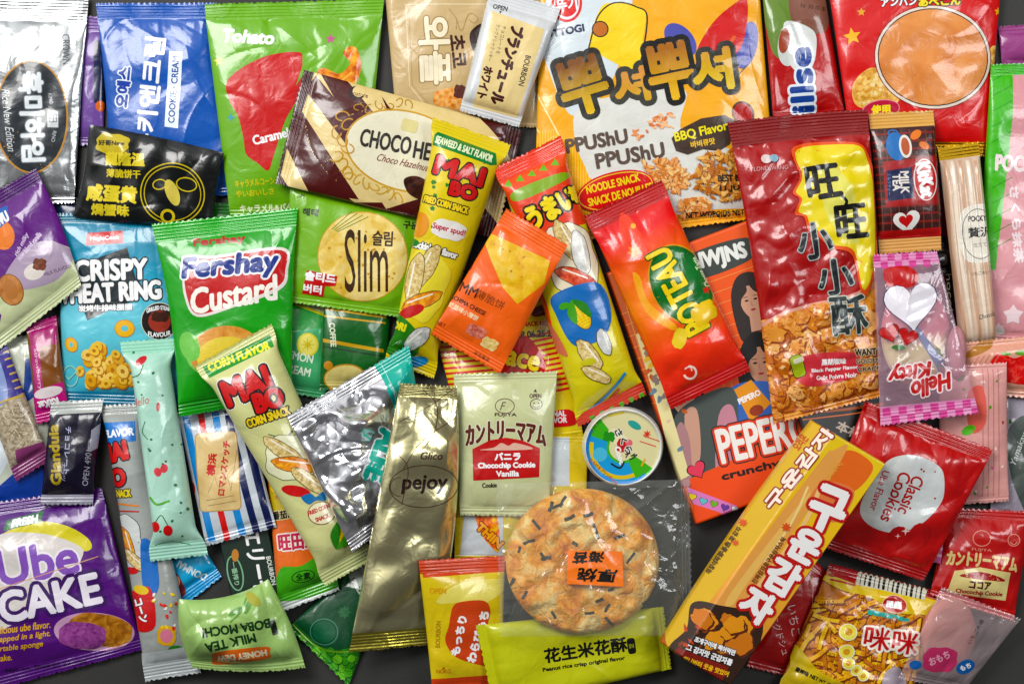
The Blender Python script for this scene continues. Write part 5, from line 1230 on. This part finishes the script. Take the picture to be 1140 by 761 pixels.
pack('rice_cracker_pouch', 'tall red and yellow rice cracker pouch with black brush lettering down the front', 'cracker pouch',
     [(811, 136), (967, 122), (981, 440), (861, 470)], 26, '#ab0f22', [
         PG([(838, 372), (865, 352), (900, 340), (940, 332), (985, 320), (990, 470), (850, 485)], ('n', '#b5651c', '#dc9a4c', '#eec38c', 14), 1, 'printed_picture'),
         LN([(842, 366), (868, 350), (902, 339), (940, 331), (972, 318)], 3.5, '#dba698', 1, 'printed_picture'),
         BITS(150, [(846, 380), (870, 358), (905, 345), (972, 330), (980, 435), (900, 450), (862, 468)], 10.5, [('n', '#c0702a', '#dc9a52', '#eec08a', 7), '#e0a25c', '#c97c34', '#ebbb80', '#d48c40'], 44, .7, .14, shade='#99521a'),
         BITS(80, [(848, 385), (905, 350), (972, 335), (978, 430), (866, 460)], 2.6, ['#f2cf9c', '#b0641f', '#e8b06a'], 45, .6),
         PG([(884, 163), (950, 158), (968, 175), (975, 210), (976, 292), (960, 330), (948, 285), (925, 276), (908, 262), (898, 256), (894, 242), (884, 238), (889, 222), (882, 214), (890, 196)], '#e06a20', 1, 'yellow_burst'), PG([(888, 166), (950, 161), (965, 176), (972, 210), (973, 288), (960, 322), (950, 280), (926, 272), (911, 258), (901, 252), (897, 240), (888, 235), (892, 222), (886, 213), (893, 196)], '#e6d60e', 1, 'yellow_burst'),
         PG([(912, 190), (930, 186), (950, 215), (956, 268), (935, 262), (918, 235)], '#e0dc80', 1, 'yellow_burst'),
         T('旺', 916, 202, 36, 8, c='#161410', w=36, b=1.6, part='title_lettering'), T('旺', 947, 246, 36, 6, c='#161410', w=34, b=1.6, part='title_lettering'), LN([(936, 218), (941, 224), (939, 230)], 3.4, '#161410', 1, 'title_lettering'),
         T('小', 906, 268, 38, 8, c='#2a3236', w=38, b=1.2, o=1.1, oc='#b9bfb9', part='title_lettering'), T('小', 929, 308, 38, 8, c='#2a3236', w=38, b=1.2, o=1.1, oc='#b9bfb9', part='title_lettering'), T('酥', 944, 350, 42, 6, c='#3a4444', w=40, b=1.1, o=1.1, oc='#c9cdc2', part='title_lettering'),
         PG([(886, 398), (950, 392), (952, 418), (894, 428)], '#cc4a52', 1, 'flavour_panel'), T('黑胡椒味', 927, 401.5, 6.5, 4, w=28, b=.3), T('Black Pepper Flavor', 928, 410, 5, 5, w=52, b=.2), T('Goût Poivre Noir', 930, 418, 5, 5, w=46, b=.2), RR(887, 407, 13, 24, 4, '#a8b83c', 18, 'flavour_panel', .8, '#2f3a14'), RR(887, 400, 12, 5, 2, '#d9d6c0', 18, 'flavour_panel'),
         T('WANT WANT', 976, 390, 7, 4, c='#1b1712', w=52, b=.4, o=.6, oc='#e2cdb0'), T('GOLDEN RICE', 974, 400, 5, 4, c='#1b1712', w=44, b=.2, o=.5, oc='#e2cdb0'), T('CRACKERS', 974, 409, 5, 4, c='#1b1712', w=40, b=.2, o=.5, oc='#e2cdb0'),
         EL(853, 177, 6, 5, '#d8c8c4', 0, 'brand_mark'), EL(862, 176, 5, 4, '#8fb0c0', 0, 'brand_mark'), T('LONEL WANG', 858, 187, 4.5, 4, c='#d8b0b0', w=38)],
     seal=(27, 8), sealc=('#8c0f1e', '#b8763c'), wr=1.6, radial=1.6, bow=(2, 3, 0, -4), lump=(40, 1.4))
pack('strawberry_sweet_bag', 'pale pink sweet packet with large red strawberries at the right edge', 'sweet bag',
     [(1072, 382), (1210, 368), (1214, 446), (1078, 436)], 12, '#e3b09c', [
         PG([(1070, 398), (1084, 384), (1100, 376), (1104, 384), (1088, 394)], '#b8842a', 1, 'printed_picture'), PG([(1100, 402), (1112, 392), (1128, 398), (1150, 392), (1155, 425), (1118, 424), (1108, 410)], ('n', '#c8121a', '#e03a34', '#ee7264', 8), 1, 'printed_picture'), EL(1136, 392, 8, 3, '#7aa82c', 0, 'printed_picture'), EL(1118, 393, 6, 2, '#7aa82c', 0, 'printed_picture'),
         sum([LN([(1074 + 6 * i, 422 - 2 * i), (1088 + 6 * i, 396 - i)], .9, '#c98a7c') for i in range(5)], [])], seal=(6, 8), wr=.8)
pack('red_foil_packet', 'folded red foil packet behind the classic cookie packet', 'snack packet',
     [(962, 447), (1000, 462), (1010, 520), (940, 505)], 8, '#bf0c1c', [], seal=(8, 4), kind='foil', wr=2)
pack('flower_print_bag', 'pinkish translucent packet with tiny flower prints and a vertical ribbed seal', 'sweet bag',
     [(1046, 408), (1118, 404), (1124, 556), (1050, 562)], 11, '#dba9a4', [
         BITS(22, [(1066, 412), (1114, 410), (1118, 550), (1080, 550)], 2.2, ['#5f9a3c', '#d86a9a', '#f0dcd8', '#b8584c'], 14, .7, part='printed_design'),
         sum([LN([(1092 + 5.5 * i, 410), (1095 + 6 * i, 552)], 1.0, '#c48a86') for i in range(4)], []), PG([(1076, 438), (1092, 430), (1096, 470), (1080, 480)], '#e0756a', 1), EL(1078, 478, 8, 5, '#6ab83c', 30), EL(1069, 420, 5, 3, '#4c8a2c', 30)], seal=(6, 6), wr=1.0)
pack('fries_snack_bag', 'yellow and red fries snack bag with red Chinese lettering at the lower right', 'snack bag',
     [(924, 628), (1054, 662), (1004, 806), (864, 772)], 22, '#c9851e', [
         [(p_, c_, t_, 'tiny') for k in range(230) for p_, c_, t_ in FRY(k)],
         PG([(920, 640), (1052, 672), (1044, 690), (1030, 684), (1000, 680), (968, 664), (935, 655)], '#e0c814', 1), PG([(928, 628), (965, 640), (958, 652), (926, 640)], '#b81a1c', 0), 
         PG([(956, 636), (1034, 656), (1030, 668), (952, 650)], '#d9d6c6', 0), sum([LN([(960 + 5.2 * i, 638 + 1.3 * i), (957 + 5.2 * i, 650 + 1.3 * i)], (i * 7) % 3 + 1.0, '#1c1a16') for i in range(14)], []),
         sum([LN([(924, 634 + 5 * i), (952, 641 + 5 * i)], 2, '#b82a1c') for i in range(3)], []),
         EL(995, 672, 13, 9, '#b81a20', -10, 'brand_badge', o=1, oc='#e8c8a0'), T('昆蟲', 995, 672, 8, -8, w=18, b=.4, part='brand_badge'), T('香辣味油炸蝦条', 988, 684, 5, -12, c='#4fb8b0', w=48, b=.35),
         T('咪咪', 991, 711, 25, -8, c='#c0161c', w=60, b=.6, o=2.6, oc='#f2ece2', part='title_lettering'),
         sum([EL(x, y, r, r * .95, '#ece27a', 0, 'printed_design', o=1, oc='#f6f2dc') + EL(x, y, r * .5, r * .45, '#d9a41c', 0, 'printed_design') for x, y, r in ((943, 701, 9), (941, 723, 8), (943, 736, 6), (952, 744, 5.5), (960, 750, 5))], []),
         PG([(886, 716), (912, 745), (945, 762), (940, 775), (870, 770), (880, 740)], '#d9c21c', 1), T('微辣味 NET WT 18g', 906, 752, 6, -24, c='#2a2410', w=44, b=.3), PG([(984, 748), (1000, 742), (1010, 770), (980, 775)], '#b9aeb8', 1)],
     seal=(8, 10), sealc=('#a8181c', '#b8141c'), wr=1.2, lump=(22, 1.0))
pack('country_cookie_packet', 'red cookie packet with cream Japanese title and cocoa panel at the right edge', 'cookie packet',
     [(1056, 566), (1150, 570), (1130, 690), (1036, 660)], 16, '#b8101c', [
         RING(1092, 598, 10, 9, .9, '#dca090', 0, 'brand_mark'), RING(1128, 600, 7, 7, .8, '#e0a898'), LN([(1124, 602), (1128, 605), (1132, 602)], .8, '#e0a898', 1), T('FUJIYA', 1092, 611, 4, -4, c='#dca090', w=22),
         T('カントリーマアム', 1093, 622, 15, -6, c='#dcc894', w=78, b=.9, part='title_lettering', arc=2),
         PG([(1062, 634), (1090, 630), (1124, 636), (1120, 668), (1054, 658)], '#ddd09a', 0, 'cocoa_panel'), PG([(1068, 640), (1088, 635), (1110, 640), (1116, 646)], '#a42a22', 1, 'cocoa_panel'),
         T('ココア', 1090, 650, 8, -5, c='#5a2418', w=24, b=.6), T('Chocochip Cookie', 1090, 659, 6, -5, c='#a02a20', w=52, b=.3)], seal=(9, 8), wr=1.4, radial=1.6)
pack('gummy_bag', 'pink gingham packet edge between the classic cookie packet and the cocoa packet', 'sweet bag',
     [(1008, 560), (1052, 582), (1046, 626), (1004, 618)], 6, '#c974a4', [sum([LN([(1040, 584 + 8 * i), (1050, 586 + 8 * i)], 3, '#e6b8d0') for i in range(5)], [])], seal=(0, 0), noseal=True, wr=.8)
pack('mochi_sweet', 'soft pink mochi ball inside the small clear bag at the lower right corner', 'mochi sweet',
     [(1030, 666), (1094, 666), (1094, 760), (1030, 760)], 18, '#cf8f84', [], disc=(1058, 706, 32, 42), kind='soft', wr=.2, soft=0)
pack('clear_mochi_bag', 'clear bag with dark pink emblem around the mochi in the lower right corner', 'clear bag',
     [(1046, 652), (1138, 690), (1076, 770), (1000, 752)], 5, '#ead6d8', [
         EL(1046, 733, 21, 15, '#b8446c', 0, 'pink_emblem', wob=.06), T('おもち', 1045, 731, 9, 22, c='#e6a8bc', w=24, b=.4, part='pink_emblem'), EL(1076, 742, 11, 8, '#2468a8', 20, 'blue_emblem'), T('もち', 1076, 742, 6, 20, w=12, b=.3, part='blue_emblem'), EL(1018, 738, 7, 5, '#2468a8', 0, 'blue_emblem|b'),
         T('いちご大福', 1086, 702, 5, 60, c='#4a2c30', w=30)], seal=(6, 8), kind='clear', wr=2, radial=2, prof='flat', haze=.24)
pack('classic_cookie_packet', 'glossy red packet with a white blob reading Classic Cookies and a red heart', 'cookie packet',
     [(966, 448), (1105, 501), (1031, 646), (912, 606)], 20, '#bd0e1e', [
         PG([(986, 512), (1006, 505), (1026, 508), (1046, 520), (1050, 540), (1046, 560), (1024, 582), (1000, 592), (976, 588), (960, 576), (958, 560), (970, 535)], '#cfd3d2', 1, 'white_panel'),
         T('Classic', 1013, 550, 14, -112, c='#b01222', w=44, b=.35), T('Cookies', 996, 552, 14, -112, c='#b01222', w=58, b=.35), T('Ube Flavor', 978, 545, 8, -108, c='#b84a5a', w=46, b=.2),
         BITS(10, [(1000, 508), (1045, 520), (1046, 560), (1010, 585), (965, 575)], 1.1, ['#b01222'], 9, part='printed_design'),
         HEART(1014, 600, 24, '#b00c1c', 10, 'printed_heart'), STAR(1008, 590, 5, '#e9d6d4', 4, .3), STAR(1000, 596, 3, '#e9d6d4', 4, .3)],
     seal=(14, 12), wr=1.5, radial=1.6, sealc=('#b50c1c', '#a80c1a'))
pack('marshmallow_sweet', 'pink and yellow marshmallow seen through the clear gingham bag', 'marshmallow sweet',
     [(978, 370), (1040, 370), (1040, 440), (978, 440)], 16, ('s', [(0, '#d98a94'), (.35, '#dd959c'), (.5, '#e2dfa8'), (1, '#e6e2bc')], 1005, 330, 1008, 440), [
         EL(1046, 400, 6, 14, '#4aa84a', 15, 'blue_dab'), EL(1050, 408, 5, 12, '#3a9ac8', 15, 'blue_dab')], disc=(1021, 372, 40, 58), kind='soft', wr=.15, soft=0)
pack('marshmallow_sweet', 'smaller pale pink marshmallow at the right side of the gingham bag', 'marshmallow sweet',
     [(1040, 350), (1070, 350), (1070, 400), (1040, 400)], 12, '#cf9aa0', [], disc=(1066, 392, 11, 30), kind='soft', wr=.2, soft=0)
def gingham(x, y, dx, dy, nx, ny, s):
    o = []
    for i in range(nx):
        for j in range(ny):
            if (i + j) % 2: continue
            X, Y = x + dx * i - dy * j, y + dy * i + dx * j
            o += PG([(X, Y), (X + dx, Y + dy), (X + dx - dy, Y + dy + dx), (X - dy, Y + dx)], '#d0559a', 0, 'gingham_band|' + s)
    return o
pack('marshmallow_bag', 'clear sweet bag with pink gingham seals and upside down red Hello Kitty lettering', 'sweet bag',
     [(972, 284), (1044, 280), (1090, 458), (980, 472)], 5, '#ecc4d6', [
         PG([(968, 282), (1046, 278), (1048, 292), (970, 298)], '#dc9cc0', 0, 'gingham_band|a'), gingham(972, 283, 8, -.4, 8, 2, 'a'),
         PG([(980, 452), (1092, 442), (1096, 462), (980, 474)], '#dc9cc0', 0, 'gingham_band|b'), gingham(982, 454, 9, -.9, 12, 2, 'b'),
         PG([(984, 300), (1010, 296), (1022, 306), (1016, 318), (990, 320)], '#c22030', 1), HEART(1014, 338, 30, '#eeeaf0', 6, 'printed_design', 1, '#2a3468'), HEART(990, 370, 11, '#c01a26', 20, 'printed_design', .8, '#5a1018'), HEART(1010, 374, 11, '#c01a26', -14, 'printed_design', .8, '#5a1018'), EL(1000, 386, 8, 3, '#3f7a34', 0),
         T('Kitty', 1012, 412, 20, 192, c='#c01c2a', w=50, b=1.1, o=1.6, oc='#f0dfe2', sh=.3, part='title_lettering'), T('Hello', 1037, 428, 18, 196, c='#c01c2a', w=46, b=1.1, o=1.6, oc='#f0dfe2', sh=.3, part='title_lettering')],
     seal=(13, 16), kind='clear', wr=2, radial=2, prof='flat', haze=.26)
pack('potato_stick_box', 'long yellow carton lying at a slant with big white red-edged Korean lettering', 'snack carton',
     [(905, 467), (987, 515), (814, 766), (736, 718)], 42, ('s', [(0, '#e6cc1c'), (.35, '#e8c23c'), (.7, '#e2a95a'), (1, '#b8622a')], 945, 490, 780, 745), [
         PG([(905, 467), (928, 480), (775, 690), (744, 722), (740, 690)], '#d9b81a', 0, 'side_face'),
         PG([(940, 500), (962, 508), (970, 522), (950, 545), (925, 540), (915, 520)], '#e07a1c', 1, 'printed_picture'), PG([(905, 520), (925, 500), (935, 510), (820, 680), (800, 690), (796, 670)], '#e2ab6a', 1, 'printed_picture'), PG([(888, 560), (896, 556), (830, 650), (815, 672), (812, 660)], '#e8c27c', 1, 'printed_picture'),
         PG([(915, 535), (950, 545), (930, 580), (900, 560)], '#de8a5c', 1, 'printed_picture'), LN([(898, 540), (880, 580), (850, 625)], 2.5, '#f0d8a0', 1, 'printed_picture'), LN([(912, 540), (892, 585), (830, 670)], 5, '#ecc890', 1, 'printed_picture'),
         PG([(748, 728), (765, 700), (772, 672), (800, 672), (850, 692), (816, 768)], '#3f2a1c', 1, 'printed_picture'), BITS(16, [(768, 676), (800, 678), (840, 700), (826, 722), (790, 712)], 11, [('n', '#b5651c', '#d98f3c', '#ecbd7c', 10), '#cf8632', '#e0a04c'], 17, .8, .1, shade='#6a3414'), BITS(16, [(756, 700), (790, 690), (780, 730), (760, 730)], 4, ['#c0521c', '#5a3418', '#8a4a20'], 18, .4),
         PG([(756, 720), (812, 742), (800, 768), (744, 730)], '#8a2c1c', 0, 'lower_panel'), T('조개구이에 찍어먹던', 796, 718, 6, -20, w=48, b=.4, o=.7, oc='#2a1810'), T('그 감자맛 군감자를', 790, 728, 7, -20, w=54, b=.4, o=.7, oc='#2a1810'), T('허니버터 웃음 맛있어', 786, 741, 6, -20, c='#f0c43c', w=54, b=.3), 
         T('구운감자', 889, 520, 13, 52, c='#f0e4d8', w=110, b=.8, o=1.4, oc='#9a3420'), T('오리온', 892, 492, 9, 52, c='#c85a1c', w=18, b=.3), T('[ORION]', 926, 524, 8, 55, c='#eab86a', w=26), 
         T('구', 920, 566, 48, -22, c='#f2f0ee', w=38, b=3.0, o=3.2, oc='#c01a24', part='title_lettering'), T('운', 896, 606, 34, -28, c='#f2f0ee', w=32, b=2.4, o=3, oc='#c01a24', part='title_lettering'), T('감', 871, 641, 36, -30, c='#f2f0ee', w=34, b=2.4, o=3, oc='#c01a24', part='title_lettering'), T('자', 843, 673, 34, -32, c='#f2f0ee', w=34, b=2.4, o=3, oc='#c01a24', part='title_lettering'),
         T('진짜감자로구운감자스틱', 855, 622, 6, 56, c='#7a4a1c', w=60, b=.2), STAR(874, 585, 6, '#d8642c', 8, .5), T('매장에서 구운 그 맛', 804, 618, 5, 55, c='#5a4414', w=50, b=.2), T('직접 볶은 그 감자', 812, 606, 5, 55, c='#5a4414', w=46, b=.2), STAR(829, 582, 5, '#d8642c', 8, .5), STAR(820, 604, 4, '#d8642c', 8, .5)],
     prof='box', kind='box', side=(.27, .3), bow=(0, 0, 0, 4))
pack('mochi_bag', 'crumpled pale green boba mochi bag with upside down dark green lettering', 'mochi bag',
     [(199, 666), (298, 644), (338, 743), (212, 743)], 30, '#a9c884', [
         T('BOBA MOCHI', 264, 697, 10, 188, c='#1f4a24', w=74, b=.6), T('MILK TEA', 258, 713, 10, 192, c='#1f4a24', w=56, b=.6),
         PG([(236, 732), (242, 724), (296, 718), (300, 726), (296, 733), (240, 741)], '#d8782c', 1, 'orange_pill'), T('HONEY DEW', 269, 729, 7, 188, c='#e8e2c4', w=56, b=.5, part='orange_pill'),
         LN([(258, 690), (270, 678), (276, 662)], 2, '#6a9a4c', 1), EL(264, 678, 9, 3, '#6a9a4c', 30), EL(278, 672, 9, 3, '#6a9a4c', 70), EL(283, 665, 10, 5, '#b0b05a', -40), PG([(300, 690), (306, 688), (310, 704), (304, 706)], '#1c2a18')],
     seal=(0, 10), noseal=False, sealc=('#a9c884', '#b4cf8e'), wr=2.2, radial=3.0, bow=(-9, 4, 5, 6), soft=.5, kind='film', lump=(50, 3.0))
print('PACKS', COUNT[0])

from collections import Counter
cc = Counter(o['category'] for o in sc.objects if 'category' in o)
for o in sc.objects:
    if 'category' in o and cc[o['category']] > 1:
        o['group'] = o['category'] + 's in the snack pile'
